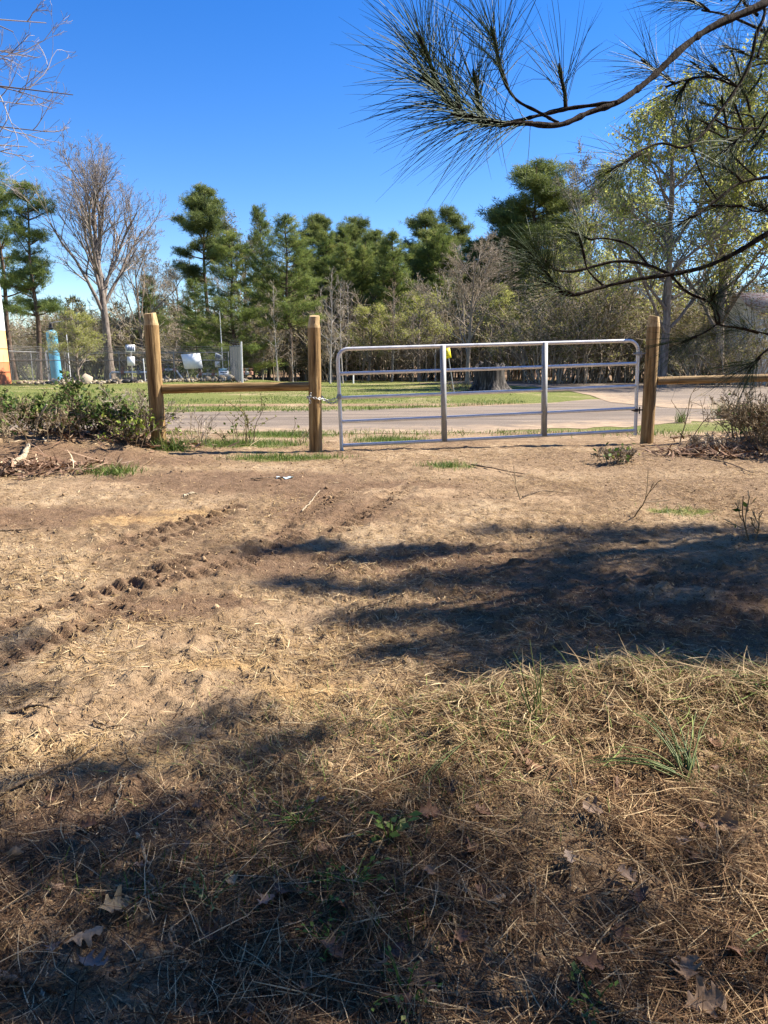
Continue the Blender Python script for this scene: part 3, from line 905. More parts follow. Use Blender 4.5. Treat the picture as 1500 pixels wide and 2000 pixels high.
YL, YM, YR = 9.40, 9.44, 10.25
post(312, (296, 640), YL, 612, .092, 3, 'thick round wooden post at the left end of the short rail')
post(617, (613, 640), YM, 617, .081, 5, 'round wooden post that the gate is chained to')
post(1263, (1276, 640), YR, 617, .087, 8, 'round wooden post on which the gate is hung, right of it')


def wood_rail(a, b, r, seed, label, mat='rail'):
    a = np.asarray(a, float); b = np.asarray(b, float); L = np.linalg.norm(b - a)
    n = 20; m = 50; zs = np.linspace(0, L, m); an = np.arange(n) * 2 * np.pi / n
    A, Z = np.meshgrid(an, zs)
    R = r * (1 + .05 * (vnoise(np.cos(A) + 3, Z * .9 + np.sin(A), 1.5, seed) - .5)) * (1 - .06 * Z / L)
    bow = .012 * np.sin(Z / L * 3.1)
    V = np.stack([R * np.cos(A) + bow, R * np.sin(A) + bow * .5, Z], -1)
    i = np.arange(m - 1)[:, None] * n; j = np.arange(n)[None]; j2 = (j + 1) % n
    mb = MB(); mb.add(V.reshape(-1, 3), np.stack([i + j, i + j2, i + n + j2, i + n + j], -1).reshape(-1, 4))
    mb.add(V[0][::-1], np.arange(n)[None]); mb.add(V[-1], np.arange(n)[None])
    o = mb.build('fence_rail', MAT[mat], smooth=True, loc=a)
    o.rotation_euler = Vector(b - a).to_track_quat('Z', 'Y').to_euler()
    return tag(o, label, 'fence rail')


wood_rail(P(318, 760, YL), P(604, 755, YM), .056, 2, 'short round brown rail between the thick left post and the chained post', 'post')
wood_rail(P(1284, 744, YR), P(1700, 734, 10.05), .052, 4, 'pale sunlit round rail running right from the hinge post')
rp = P(1640, 800, 10.1)
post(1640, (1640, 640), 10.15, 640, .09, 12, 'round wooden post beyond the right picture edge holding the pale rail')


def gate():
    A = P(667, 870, 9.53); B = P(1241, 841, 10.23)
    d = B - A; L = math.hypot(d[0], d[1]); yaw = math.atan2(d[1], d[0]); tilt = math.atan2(d[2], L); L = np.linalg.norm(d)
    e = empty('metal_gate', A); e.rotation_euler = (Matrix.Rotation(yaw, 3, 'Z') @ Matrix.Rotation(-tilt, 3, 'Y')).to_euler()
    H = 1.17; r = .0225; cr = .13
    m = MAT['galv']
    pts = [(0, 0, -.085), (0, 0, 0), (0, 0, .6), (0, 0, H - cr)]
    for t in np.linspace(0, math.pi / 2, 9)[1:]: pts.append((cr - cr * math.cos(t), 0, H - cr + cr * math.sin(t)))
    for x in np.linspace(cr, L - cr, 8)[1:]: pts.append((x, 0, H))
    for t in np.linspace(0, math.pi / 2, 9)[1:]: pts.append((L - cr + cr * math.sin(t), 0, H - cr + cr * math.cos(t)))
    pts += [(L, 0, .6), (L, 0, 0), (L, 0, -.06)]
    pts = [pts[0]] + [p for p in pts[1:]]
    MB().tube(pts, r, 14).build('frame', m, e, True)
    stays = [(862 - 667) / (1241 - 667.) * L * .985, (1058 - 667) / (1241 - 667.) * L * .99]
    for k in range(4):
        z = H * k / 4 if k else 0
        MB().tube([(r * .9, 0, z), (L * .33, 0, z - .004), (L * .66, 0, z - .004), (L - r * .9, 0, z)], r * .93, 12).build('rail', m, e, True)
    for x in stays:
        s = MB(); w = .062; dd = .056
        s.box((x, -dd / 2 + .004, H / 2), (w, .005, H + .02))
        s.box((x - w / 2 + .0025, 0, H / 2), (.005, dd - .006, H + .018)); s.box((x + w / 2 - .0025, 0, H / 2), (.005, dd - .006, H + .018))
        s.build('stay', MAT['galvd'], e)
    # hinges on the right upright
    for z in (.27, 1.0):
        h = MB(); h.lathe([(.030, z - .02), (.032, z - .018), (.032, z + .018), (.030, z + .02)], 14, (L, 0, 0))
        h.tube([(L + .02, 0, z), (L + .07, .0, z), (L + .16, .0, z)], .009, 8)
        h.tube([(L + .05, 0, z - .05), (L + .05, 0, z + .04)], .009, 8); h.tube([(L - .06, 0, z), (L - .03, 0, z)], .012, 8)
        h.build('hinge', MAT['galvd'] if z > .5 else MAT['dark'], e, True)
    s = MB(); s.lathe([(.028, .60 - .03), (.030, .60 - .028), (.030, .60 + .028), (.028, .60 + .03)], 14, (0, 0, 0)); s.tube([(0, -.02, .60), (0, -.05, .60)], .008, 6)
    s.build('chain_bracket', MAT['galvd'], e, True)
    tag(e, 'galvanised tubular five-rail farm gate with rounded top corners', 'gate')
    Mx = Matrix.Translation(A) @ e.rotation_euler.to_matrix().to_4x4()
    return Mx


GM = gate()


def link(mb, c, d, roll, L=.040, w=.022, r=.0036):
    t = np.linspace(0, 2 * np.pi, 15)[:-1]
    loc = np.stack([np.sign(np.cos(t)) * (L - w) / 2 + w / 2 * np.cos(t), w / 2 * np.sin(t), 0 * t], -1)
    d = Vector(d).normalized(); q = d.to_track_quat('X', 'Z').to_matrix() @ Matrix.Rotation(roll, 3, 'X')
    pts = loc @ np.array(q).T + np.asarray(c)
    pts = np.concatenate([pts, pts[:1], pts[1:2]])
    mb.tube(pts, r, 6, False)


def chain_path(mb, pts, step=.031):
    pts = np.asarray(pts, float); d = np.concatenate([[0], np.cumsum(np.linalg.norm(np.diff(pts, axis=0), axis=1))])
    s = np.arange(0, d[-1], step)
    at = lambda q: np.stack([np.interp(q, d, pts[:, k]) for k in range(3)], -1)
    for i, q in enumerate(s):
        link(mb, at(q), at(q + .01) - at(q - .01), (i % 2) * math.pi / 2 + .3)


def sag(a, b, h, n=14):
    t = np.linspace(0, 1, n)[:, None]
    return a * (1 - t) + b * t - np.array([0, 0, 1]) * (4 * h * t * (1 - t))


mb = MB()
ga = np.array(GM @ Vector((0, -.03, .6)))
pc = P(615, 775, YM); rr = .093
ring = np.array([[pc[0] + rr * math.cos(t), YM + rr * math.sin(t), pc[2] - .01 + .012 * math.sin(t * 2)] for t in np.linspace(-.5, -2 * math.pi + .5, 26)])
chain_path(mb, sag(ga + np.array([0, 0, .012]), ring[0], .035)); chain_path(mb, ring); chain_path(mb, sag(ring[-1] + np.array([.0, -.01, 0]), ga + np.array([0, 0, -.02]), .07))
chain_path(mb, [P(607, 770, YM - .1), P(604, 778, YM - .1), P(606, 786, YM - .1)])
tag(mb.build('chain', MAT['chain'], smooth=True), 'steel chain looped round the post and tied to the gate', 'chain')

# ------------------------------------------------------------------ compound in the field
FY = 46.0


def fence_run(name, pts, H, label, rails=(1.0,), post_step=3.0, wire=.1, strands=3, postr=.03, wr=.0045, cross=None):
    e = empty(name, (pts[0][0], pts[0][1], terr(pts[0][0], pts[0][1])))
    o0 = np.array(e.location)
    for (a, b) in zip(pts[:-1], pts[1:]):
        a = np.array(a, float); b = np.array(b, float); L = np.linalg.norm(b - a); d = (b - a) / L
        zb = float(terr(*a)) - .02
        Q = lambda s, z: np.array([a[0] + d[0] * s, a[1] + d[1] * s, zb + z]) - o0
        n = max(1, int(round(L / post_step)))
        for k in range(n + 1):
            MB().tube([Q(L * k / n, -.1), Q(L * k / n, H + .03)], postr, 8).build('post', MAT['galvf'], e, True)
        for f in rails:
            MB().tube([Q(0, H * f), Q(L, H * f)], .022, 6).build('rail', MAT['galvf'], e, True)
        W = []
        for s in np.arange(-H, L, wire):
            for sg in (1, -1):
                s0, s1 = (s, s + H)
                z0, z1 = (0, H) if sg > 0 else (H, 0)
                if s1 < 0 or s0 > L: continue
                c0, c1 = max(s0, 0), min(s1, L)
                f0 = (c0 - s0) / H; f1 = (c1 - s0) / H
                W.append([Q(c0, z0 + (z1 - z0) * f0), Q(c1, z0 + (z1 - z0) * f1)])
        w = MB(); w.tubes(np.array(W), np.full((len(W), 2), wr), 3); w.build('wire_mesh', MAT['galvf'], e)
        bw = MB()
        for k in range(strands):
            bw.tube([Q(0, H + .1 + .1 * k), Q(L, H + .1 + .1 * k)], .005, 4)
        if strands: bw.build('barbed_wire', MAT['galvd'], e)
    tag(e, label, 'fence')
    return e


zf = .45
XL, XC = xpx(22, FY, 1), xpx(447, FY, 1)
fence_run('chain_link_fence', [(XL, FY), (XC, FY)], 1.72, 'long chain link fence with two rails across the back of the field', rails=(.985, .72), wr=.0024)
fence_run('chain_link_fence', [(XL - .3, FY + 9), (XC - 1, FY + 9)], 1.9, 'rear chain link fence of the compound, seen through the front one', rails=(.985,), wire=.14, wr=.0018)
fence_run('chain_link_fence', [(XL, FY), (XL - .3, FY + 9)], 1.8, 'chain link fence side between the orange tank and the woods', rails=(.985,), wire=.14, wr=.0018)
XG = xpx(470, 43.5, 1.2)
g = fence_run('chain_link_gate', [(XC + .12, FY - .05), (XG, 43.6)], 1.95, 'grey chain link gate leaf standing open at the right end of the compound', rails=(.985,), post_step=.62, wire=.06, wr=.007, postr=.024)
tag(g, cat='gate')
e = MB().tube([(0, 0, -.1), (0, 0, 2.25)], .045, 10).build('gate_post', MAT['galv'], None, True, loc=(XG + .08, 43.55, terr(XG, 43.5)))
tag(e, 'taller bright steel post at the right end of the open gate leaf', 'post')


def tank(px_mid, row_base, Y, r, H, mat, label, lean, dome=True, bands=None):
    x = xpx(px_mid, Y, .6); z = float(terr(x, Y))
    e = empty('storage_tank', (x, Y, z - .05)); e.rotation_euler = (0, lean, 0)
    return e, x, z


# blue tank
e, x, z = tank(112, 750, FY + 1.2, .34, 3.2, 'blue', '', -.045)
e.name = 'blue_tank'
hh = 3.05; rb = .31
MB().lathe([(rb, 0), (rb, hh - .18), (rb * .97, hh - .1), (rb * .84, hh - .03), (rb * .55, hh + .03), (.08, hh + .06), (.08, hh + .07)], 32).build('shell', MAT['blue'], e, True)
MB().lathe([(.15, hh + .04), (.15, hh + .12), (.17, hh + .12), (.17, hh + .17), (.11, hh + .19), (.07, hh + .34), (.02, hh + .52), (.02, hh + .54)], 16).build('valve_cap', MAT['dark'], e, True)
MB().tube([(.03, 0, hh + .44), (.35, 0, hh + .5), (.82, 0, hh + .5)], .03, 8).build('vent_arm', MAT['galvd'], e, True)
mb = MB(); mb.tube([(-rb - .12, -.1, .0), (-rb - .12, -.1, 1.75), (-rb - .08, -.08, 1.85), (-rb + .05, -.05, 1.88)], .06, 10)
mb.build('drain_pipe', MAT['white'], e, True)
for zz in (.62, .82):
    MB().lathe([(.02, zz - .06), (.1, zz - .06), (.1, zz - .03), (.07, zz - .02), (.07, zz + .02), (.1, zz + .03), (.1, zz + .06), (.02, zz + .06)], 12, (-rb - .12, -.1, 0)).build('pipe_valve', MAT['galvd'], e, True)
tag(e, 'slim sky-blue upright tank with domed top and white side pipe', 'tank')
# orange and white tank at the left edge
Y2 = 44.0
e = empty('tall_tank', (xpx(19, Y2, .5) - 1.0, Y2, terr(-22, Y2) - .05)); e.rotation_euler = (0, -.03, 0)
bands = [(0, 1.25, 'tank_orange', (.50, .155, .055)), (1.25, 3.0, 'tank_cream', (.66, .41, .16)), (3.0, 6.6, 'tank_white', (.80, .81, .80))]
for a, b, nm, c in bands:
    R_ = 1.0
    MB().lathe([(R_, a), (R_ + .012, a), (R_ + .012, a + .04), (R_, a + .04), (R_, b), (R_ - .001, b)], 48).build({'tank_orange': 'rusty_base', 'tank_cream': 'middle_band', 'tank_white': 'upper_shell'}[nm], make_paint(nm, c, (.22, .07, .03), .60), e, True)
mb = MB()
for zz in (.72, 2.0): mb.lathe([(1.0, zz - .01), (1.02, zz - .01), (1.02, zz + .015), (1.0, zz + .015)], 48)
mb.tube([(.35, -1.0, 0), (.35, -1.0, 2.2)], .03, 6)
mb.build('band_and_pipe', MAT['dark'], e)
tag(e, 'tall tank at the left edge, white above, cream and rusty orange below', 'tank')


def solar(px, Y, panel, box_, pole_base, label, flip=False, rot=(.9, 0, .2)):
    z1 = zrow((panel[1] + panel[3]) / 2, Y); x = xpx((panel[0] + panel[2]) / 2, Y, z1); zb = float(terr(x, Y))
    e = empty('solar_panel', (x, Y, zb))
    MB().tube([(0, .05, -.1), (0, .05, z1 - zb)], .03, 8).build('pole', MAT['galvd'], e, True)
    k = Y / 1500
    w = (panel[2] - panel[0]) * k; h = (panel[3] - panel[1]) * k / .8
    M = np.array(Matrix.Rotation(rot[2], 3, 'Z') @ Matrix.Rotation(rot[1], 3, 'Y') @ Matrix.Rotation(-rot[0] + .9, 3, 'X'))
    f = MB(); f.box((0, 0, z1 - zb), (w, .04, h), M); pf = f.build('frame', MAT['signw'], e)
    c = MB()
    n = 5
    for i in range(n):
        cx = (-.5 + (i + .5) / n) * w * .86
        c.box(np.array([0, 0, z1 - zb]) + M @ np.array([cx, -.024, 0]), (w * .86 / n * .82, .006, h * .72), M)
    c.build('cells', m_plain('solar_cells', (.10, .14, .24), .3, .5), pf)
    bz = zrow((box_[1] + box_[3]) / 2, Y); bx = xpx((box_[0] + box_[2]) / 2, Y, bz) - x
    b = MB(); b.box((bx, -.06, bz - zb), ((box_[2] - box_[0]) * k, .16, (box_[3] - box_[1]) * k)); b.box((bx, -.147, bz - zb), ((box_[2] - box_[0]) * k * .86, .012, (box_[3] - box_[1]) * k * .86))
    b.build('control_box', MAT['signw'], e)
    tag(e, label, 'solar panel')


solar(254, FY - 1.0, (246, 675, 263, 686), (250, 697, 263, 714), 735, 'small white-framed solar panel and box on a pole left of the thick post')
solar(426, FY + .8, (420, 692, 433, 701), (421, 706, 430, 717), 745, 'small tilted solar panel and white box behind the warning sign', rot=(.4, .35, -.2))

# big white board on thin legs
Yb = FY - .5
z0 = zrow(720, Yb); z1 = zrow(690, Yb)
corners = [P(361, 721, Yb), P(396, 719, Yb), P(390, 690, Yb), P(353, 692, Yb)]
c0 = np.mean(corners, 0)
e = empty('white_board', (c0[0], Yb, terr(c0[0], Yb)))
off = np.array(e.location)
mb = MB(); Vf = np.array(corners) - off; Vb = Vf + np.array([0, .05, 0]); V = np.concatenate([Vf, Vb])
mb.add(V, [[0, 1, 2, 3], [7, 6, 5, 4], [1, 0, 4, 5], [2, 1, 5, 6], [3, 2, 6, 7], [0, 3, 7, 4]]); mb.build('board', MAT['signw'], e)
for q in (P(365, 721, Yb), P(393, 719, Yb)):
    MB().tube([(q - off) + np.array([-.1, .03, .5]), np.array([q[0] - off[0] + .12, .03, -.1])], .02, 6).build('leg', MAT['galvd'], e)
tag(e, 'big blank white board leaning on thin legs inside the compound', 'board')
# warning sign with blue heading
Ys = FY - .4
e = empty('warning_sign', (xpx(437, Ys, 1), Ys, terr(xpx(437, Ys, 1), Ys))); off = np.array(e.location)
k = Ys / 1500
zc = zrow(730, Ys) - off[2]; zt_ = zrow(722, Ys) - off[2]
MB().box((.0, 0, zc), (19 * k, .02, 11 * k)).build('panel', MAT['signw'], e)
mb = MB(); mb.box((-.02, -.001, zt_), (17 * k, .02, 4.4 * k)); mb.build('heading', m_plain('sign_blue', (.30, .50, .60), .5), e)
mb = MB()
for a, b in ((-6.5, -1.5), (-1.2, 2.2), (2.6, 7)): mb.box(((a + b) / 2 * k, -.0125, zc + 2.6 * k), ((b - a) * k, .004, 1.7 * k))
mb.box((0, -.0125, zc - .9 * k), (2.6 * k, .004, 1.6 * k))
for a in (-7.6, 7.2): mb.box((a * k, -.0125, zt_ + .2 * k), (1.8 * k, .004, 2.6 * k))
mb.build('lettering', m_plain('sign_ink', (.05, .07, .10), .6), e)
for s_ in (-1, 1): MB().tube([(s_ * .24, .04, -.1), (s_ * .24, .04, zt_ + .05)], .025, 8).build('leg', MAT['galvd'], e, True)
tag(e, 'white warning sign with pale blue heading before the chain link gate', 'sign')
# thin tall pole
xp0 = xpx(437, FY + .3, .6); xp1 = xpx(429, FY + .3, zrow(613, FY + .3))
o = MB().tube([(0, 0, -.1), (xp1 - xp0, 0, zrow(613, FY) - .5)], [.035, .02], 8).build('antenna_pole', MAT['galv'], None, True, loc=(xp0, FY + .3, terr(xp0, FY)))
tag(o, 'very tall thin grey pole leaning left behind the warning sign', 'pole')
# white marker poles
for px, r0_, r1_, Y, lab in ((137, 652, 740, FY + 1, 'thin white pole right of the blue tank'), (283, 700, 745, FY - 1, 'short white pole beside the solar panel box')):
    x = xpx(px, Y, 1.2); zb = float(terr(x, Y))
    tag(MB().tube([(0, 0, -.1), (-.06, 0, zrow(r0_, Y) - zb)], .028, 8).build('marker_pole', MAT['white'], None, True, loc=(x, Y, zb)), lab, 'pole')


def pipe_run(px0, px1, row, Y, label, nvalves, right_leg=True):
    z = zrow(row, Y); x0 = xpx(px0, Y, z); x1 = xpx(px1, Y, z); zb = float(terr((x0 + x1) / 2, Y))
    e = empty('pipe_run', (x0, Y, zb)); h = z - zb; L = x1 - x0
    pts = [(0, 0, -.1), (0, 0, h - .1), (.1, 0, h), (L - .15, 0, h)]
    pts += [(L, 0, h - .08), (L + .45, 0, -.1)] if right_leg else [(L, 0, h)]
    MB().tube(pts, .055, 10).build('pipe', MAT['white'], e, True)
    rng = np.random.default_rng(int(px0))
    for i in range(nvalves):
        vx = L * (i + .6) / nvalves + rng.uniform(-.1, .1)
        v = MB(); v.lathe([(.02, -.1), (.12, -.1), (.13, -.05), (.1, 0), (.13, .05), (.12, .1), (.02, .1)], 12, (vx, 0, h)); v.tube([(vx, 0, h + .1), (vx, 0, h + .25)], .02, 6); v.tube([(vx - .1, 0, h + .25), (vx + .1, 0, h + .25)], .018, 6)
        v.build('valve', MAT['galvd'] if i % 2 else m_plain('valve_rust', (.40, .20, .14), .7), e, True)
    tag(e, label, 'pipe')


pipe_run(215, 288, 727, FY + .6, 'white pipe with valves running low behind the leafy saplings', 2, False)
pipe_run(312, 345, 722, FY + .6, 'white pipe with valves bending down right of the thick left post', 3)
pipe_run(385, 424, 731, FY + 1.0, 'pipe and valves on the gravel bank under the white board', 3, False)
pipe_run(472, 491, 729, FY - .5, 'short pipe with pinkish valves right of the open chain link gate', 3, False)
x = xpx(690, 47, .9); zb = float(terr(x, 47))
mb = MB(); mb.tube([(0, 0, -.1), (0, 0, .52), (-.06, 0, .62), (-.14, 0, .64), (-.2, 0, .56)], .045, 10)
tag(mb.build('vent_pipe', MAT['white'], None, True, loc=(x, 47, zb)), 'small bent white vent pipe in the grass behind the gate', 'pipe')
for px, w, h in ((247, .55, .3), (262, .5, .28), (222, .3, .2)):
    x = xpx(px, FY - 1.6, .6); bm = bmesh.new(); bmesh.ops.create_icosphere(bm, subdivisions=2, radius=.5)
    for v in bm.verts: v.co *= 1 + .25 * (random.random() - .5)
    me = bpy.data.meshes.new('scrap_lump'); bm.to_mesh(me); bm.free(); me.materials.append(MAT['dark'])
    o = bpy.data.objects.new('scrap_lump', me); COL.objects.link(o); o.location = (x, FY - 1.6, terr(x, FY - 1.6) + h * .3); o.scale = (w, .4, h)
    tag(o, 'dark lump of scrap lying before the chain link fence under the solar panel', 'scrap', 'dark scrap by the fence')

# ------------------------------------------------------------------ stump, marker sign
def stump():
    x, y = STUMP_P; z = float(terr(x, y)) - .12
    n = 96; m = 26; H = .92
    a = np.arange(n) * 2 * np.pi / n; t = np.linspace(0, 1, m)
    A, T = np.meshgrid(a, t)
    root = 1 + .55 * np.clip(np.cos(A * 5 + .7 + .6 * np.sin(A * 2)), 0, 1) * np.exp(-T * 4.2)
    R = (.47 + .17 * np.exp(-T * 4.5)) * root * (1 + .16 * (vnoise(A * 2.6, T * .8, 1.3, 7) - .5) + .07 * (vnoise(A * 12, T * 1.5, 1, 8) - .5))
    R[:, -1] = R[:, -1]
    topz = H * (1 + .30 * (vnoise(a * 2.2, a * 0, 1, 3) - .5) + .24 * (vnoise(a * 9, a * 0, 1, 4) - .5)) + .09 * np.exp(-((a - 4.3) / .25) ** 2)
    Z = T * topz[None]
    V = np.stack([R * np.cos(A), R * np.sin(A), Z], -1)
    inner = np.stack([R[-1] * .72 * np.cos(a), R[-1] * .72 * np.sin(a), topz - .10 - .1 * vnoise(a * 4, a * 0, 1, 9)], -1)
    V = np.concatenate([V, inner[None]])
    i = np.arange(m)[:, None] * n; j = np.arange(n)[None]; j2 = (j + 1) % n
    mb = MB(); mb.add(V.reshape(-1, 3), np.stack([i + j, i + j2, i + n + j2, i + n + j], -1).reshape(-1, 4)); mb.add(inner, np.arange(n)[None])
    o = mb.build('tree_stump', MAT['stump'], None, True, loc=(x, y, z))
    tag(o, 'weathered grey hollow tree stump with flared roots on the grass mound', 'stump')


stump()
Ym = 25.0
top = P(874, 690, Ym); bot = P(889, 763, Ym); bz = float(terr(bot[0], Ym))
e = empty('marker_sign', (bot[0], Ym, bz))
MB().tube([(0, 0, -.15), (top[0] - bot[0] + .02, 0, top[2] - bz - .05)], .014, 6).build('stake', MAT['galvd'], e)
k = Ym / 1500
M = np.array(Matrix.Rotation(-.20, 3, 'Y') @ Matrix.Rotation(.1, 3, 'Z'))
MB().box((top[0] - bot[0], -.02, top[2] - bz), (12 * k, .012, 19 * k), M).build('panel', MAT['yellow'], e)
mb = MB()
for q in (-.25, 0.05, .3): mb.box(np.array([top[0] - bot[0], -.02, top[2] - bz]) + M @ np.array([0, -.008, q * 14 * k]), (6 * k, .003, 1.3 * k), M)
mb.build('lettering', m_plain('sign_ink_black', (.25, .2, .02), .6), e)
tag(e, 'small yellow sign on a thin leaning stake in the grass near the stump', 'sign')

# ------------------------------------------------------------------ white building with rusty roof, right edge
def building():
    Yb = 41.0
    x0 = xpx(1478, Yb, 2); z = float(terr(x0, Yb)) - .1
    e = empty('white_building', (x0, Yb, z)); L = 11.0; W = 5.0
    hw = zrow(612, Yb) - z; hr = zrow(586, Yb + 2) - z + .35
    c = MB(); n = 100
    for i in range(n):
        a = L * i / n
        c.box((a + L / n / 2, .02 + (.02 if i % 2 else 0), hw / 2), (L / n, .04, hw))
    for s_ in (0, L): c.box((s_, W / 2, hw / 2), (.06, W - .1, hw))
    c.box((L / 2, W, hw / 2), (L, .05, hw))
    c.build('wall', MAT['white'], e)
    rf = MB(); M1 = [(-.35, -.4, hw - .08), (L + .3, -.4, hw - .08), (L + .3, W / 2, hr), (-.35, W / 2, hr), (L + .3, W + .4, hw - .08), (-.35, W + .4, hw - .08)]
    V = np.array(M1 + [(a, b, q + .07) for a, b, q in M1])
    rf.add(V, [[0, 3, 2, 1], [3, 5, 4, 2], [6, 7, 8, 9], [9, 8, 10, 11], [0, 1, 7, 6], [5, 11, 10, 4], [0, 6, 9, 3], [3, 9, 11, 5], [1, 2, 8, 7], [2, 4, 10, 8]])
    rf.build('roof', make_paint('rusty_roof', (.68, .60, .54), (.33, .13, .06), .47), e)
    gb = MB(); gb.add(np.array([(-.03, 0, hw), (-.03, W, hw), (-.03, W / 2, hr - .1)]), [[0, 2, 1]]); gb.build('gable', MAT['white'], e)
    for wx in (1.3, 4.4, 7.5):
        f = MB()
        for (cx, cz, sx, sz) in ((wx, 1.0, 1.15, .07), (wx, 2.0, 1.15, .07), (wx - .54, 1.5, .07, .93), (wx + .54, 1.5, .07, .93)): f.box((cx, -.035, cz), (sx, .06, sz))
        fo = f.build('window', MAT['signw'], e)
        MB().box((wx, -.012, 1.5), (1.0, .02, .93)).build('pane', m_plain('dark_glass', (.03, .04, .05), .1, .6), fo)
    tag(e, 'white metal-sided building with rusty roof, half hidden at the right edge', 'building')


building()

# ------------------------------------------------------------------ near pines: visible boughs and the crowns that shade the ground
def needle_tubes(mb, base, d, length, width, rng, droop=.12, sides=3):
    """long slender needles as thin tapering prisms; base (N,3), d (N,3) unit"""
    N = len(base)
    L = length * rng.uniform(.75, 1.12, N)
    u = np.linspace(0, 1, 4)
    bend = rng.normal(0, .10, (N, 3)); bend[:, 2] -= droop
    P_ = base[:, None] + d[:, None] * (u[None, :, None] * L[:, None, None]) + bend[:, None] * ((u ** 2)[None, :, None] * L[:, None, None])
    r = width / 2 * np.array([1, 1, .85, .25])
    mb.tubes(P_, np.broadcast_to(r, (N, 4)), sides, np.clip(rng.normal(.45, .2, N), 0, .93) + (rng.random(N) < .03) * .07)


def shoot_needles(mb, a, b, n, length, rng, width=.0013, spread=(.35, 1.25), tip=True):
    a = np.asarray(a, float); b = np.asarray(b, float); ax = (b - a) / np.linalg.norm(b - a)
    t = rng.random(n) ** .8
    base = a + (b - a) * t[:, None]
    rv = rng.normal(0, 1, (n, 3)); rv -= (rv @ ax)[:, None] * ax; rv /= np.linalg.norm(rv, axis=1, keepdims=True)
    ang = rng.uniform(*spread, n) * (1.12 - .5 * t)
    d = ax * np.cos(ang)[:, None] + rv * np.sin(ang)[:, None]
    needle_tubes(mb, base, d, length, width, rng)


def rough_branch(mb, pts, r0, r1, rng, sides=8, sub=7):
    pts = np.asarray(pts, float); n = len(pts); t = np.linspace(0, n - 1, (n - 1) * sub + 1)
    # catmull-rom
    ext = np.concatenate([[2 * pts[0] - pts[1]], pts, [2 * pts[-1] - pts[-2]]])
    out = []
    for q in t:
        i = min(int(q), n - 2); f = q - i
        p0, p1, p2, p3 = ext[i:i + 4]
        out.append(.5 * (2 * p1 + (p2 - p0) * f + (2 * p0 - 5 * p1 + 4 * p2 - p3) * f * f + (3 * p1 - p0 - 3 * p2 + p3) * f ** 3))
    out = np.array(out); m = len(out)
    rad = np.linspace(r0, r1, m) * (1 + .16 * rng.normal(0, 1, m).clip(-1.3, 1.6))
    mb.tube(out, rad, sides, True)
    return out


def trunk(parent, H, r, seed, lean=(0, 0)):
    z = np.linspace(-.2, H, 30)
    pts = np.stack([lean[0] * z + .05 * np.sin(z * .8 + seed), lean[1] * z + .05 * np.cos(z * .6 + seed), z], -1)
    MB().tube(pts, np.linspace(r * 1.15, .03, 30), 14).build('trunk', MAT['bark'], parent, True)
    return lambda h: np.array([np.interp(h, z, pts[:, k]) for k in range(3)])


rng = np.random.default_rng(123)
TA = np.array([3.3, 1.7, 0.0]); TA[2] = float(terr(TA[0], TA[1]))
PA = empty('near_pine', TA)
tag(PA, 'near pine whose dark long-needled boughs hang into the upper right sky', 'tree')
atA = trunk(PA, 9.0, .13, 1)


def px3(l):
    return np.array([P(x, y, Y) for x, y, Y in l])


def bough(stems, shoots, label_n=None, r=(.014, .005), nl=.17, nn=95, conn=None):
    """stems: list of pixel polylines with depth; shoots: list of (x0,y0,Y0,x1,y1,Y1)"""
    b = MB(); nd = MB()
    for k, s in enumerate(stems):
        q = px3(s[0]) - TA
        if s[2] is not None:                     # carry the stem back to the trunk
            root = atA(s[2])
            mid = (root * .45 + q[0] * .55) + np.array([0, 0, -.05])
            q = np.concatenate([[root, mid], q])
        rough_branch(b, q, s[1][0] * .55, s[1][1] * .62, rng)
    for s in shoots:
        a = px3([s[:3]])[0] - TA; c = px3([s[3:6]])[0] - TA
        k = s[6] if len(s) > 6 else 1.0
        b.tube([a, (a + c) / 2 + rng.normal(0, .003, 3), c], [.0045, .004, .0035], 6)
        shoot_needles(nd, a, c + (c - a) * .1, int(nn * k * .72), nl, rng)
        # terminal bud (candle)
        dv = (c - a) / np.linalg.norm(c - a)
        b.tube([c, c + dv * .012, c + dv * .028], [.004, .005, .0015], 6)
    o = b.build('branch', MAT['barkn'], PA, True)
    nd.build('needles', MAT['needlen'], o)
    return o


# upper bough
bough([([(1580, -60, 1.95), (1500, 3, 1.9), (1400, 48, 1.84), (1340, 88, 1.8), (1280, 145, 1.76), (1240, 178, 1.73), (1200, 203, 1.70), (1150, 220, 1.68), (1092, 244, 1.65), (1020, 241, 1.62), (960, 243, 1.6), (908, 228, 1.58), (868, 196, 1.56)], (.016, .006), 2.6),
       ([(1205, 200, 1.70), (1110, 212, 1.70), (1050, 226, 1.68), (1000, 238, 1.66), (955, 243, 1.64)], (.008, .005), None),
       ([(1090, 240, 1.65), (1050, 218, 1.67), (1010, 196, 1.69), (985, 160, 1.7), (972, 120, 1.71)], (.006, .004), None)],
      [(915, 232, 1.58, 846, 168, 1.55, 1.5), (868, 196, 1.56, 826, 92, 1.55, 1.4), (900, 222, 1.58, 878, 150, 1.6, .8), (990, 168, 1.7, 966, 78, 1.71, 1.3), (1105, 212, 1.70, 1096, 152, 1.7, .5),
       (985, 243, 1.61, 905, 226, 1.57, 1.8), (945, 240, 1.63, 930, 165, 1.62, .9), (1040, 240, 1.63, 960, 243, 1.6, .9)], nl=.178, nn=92)
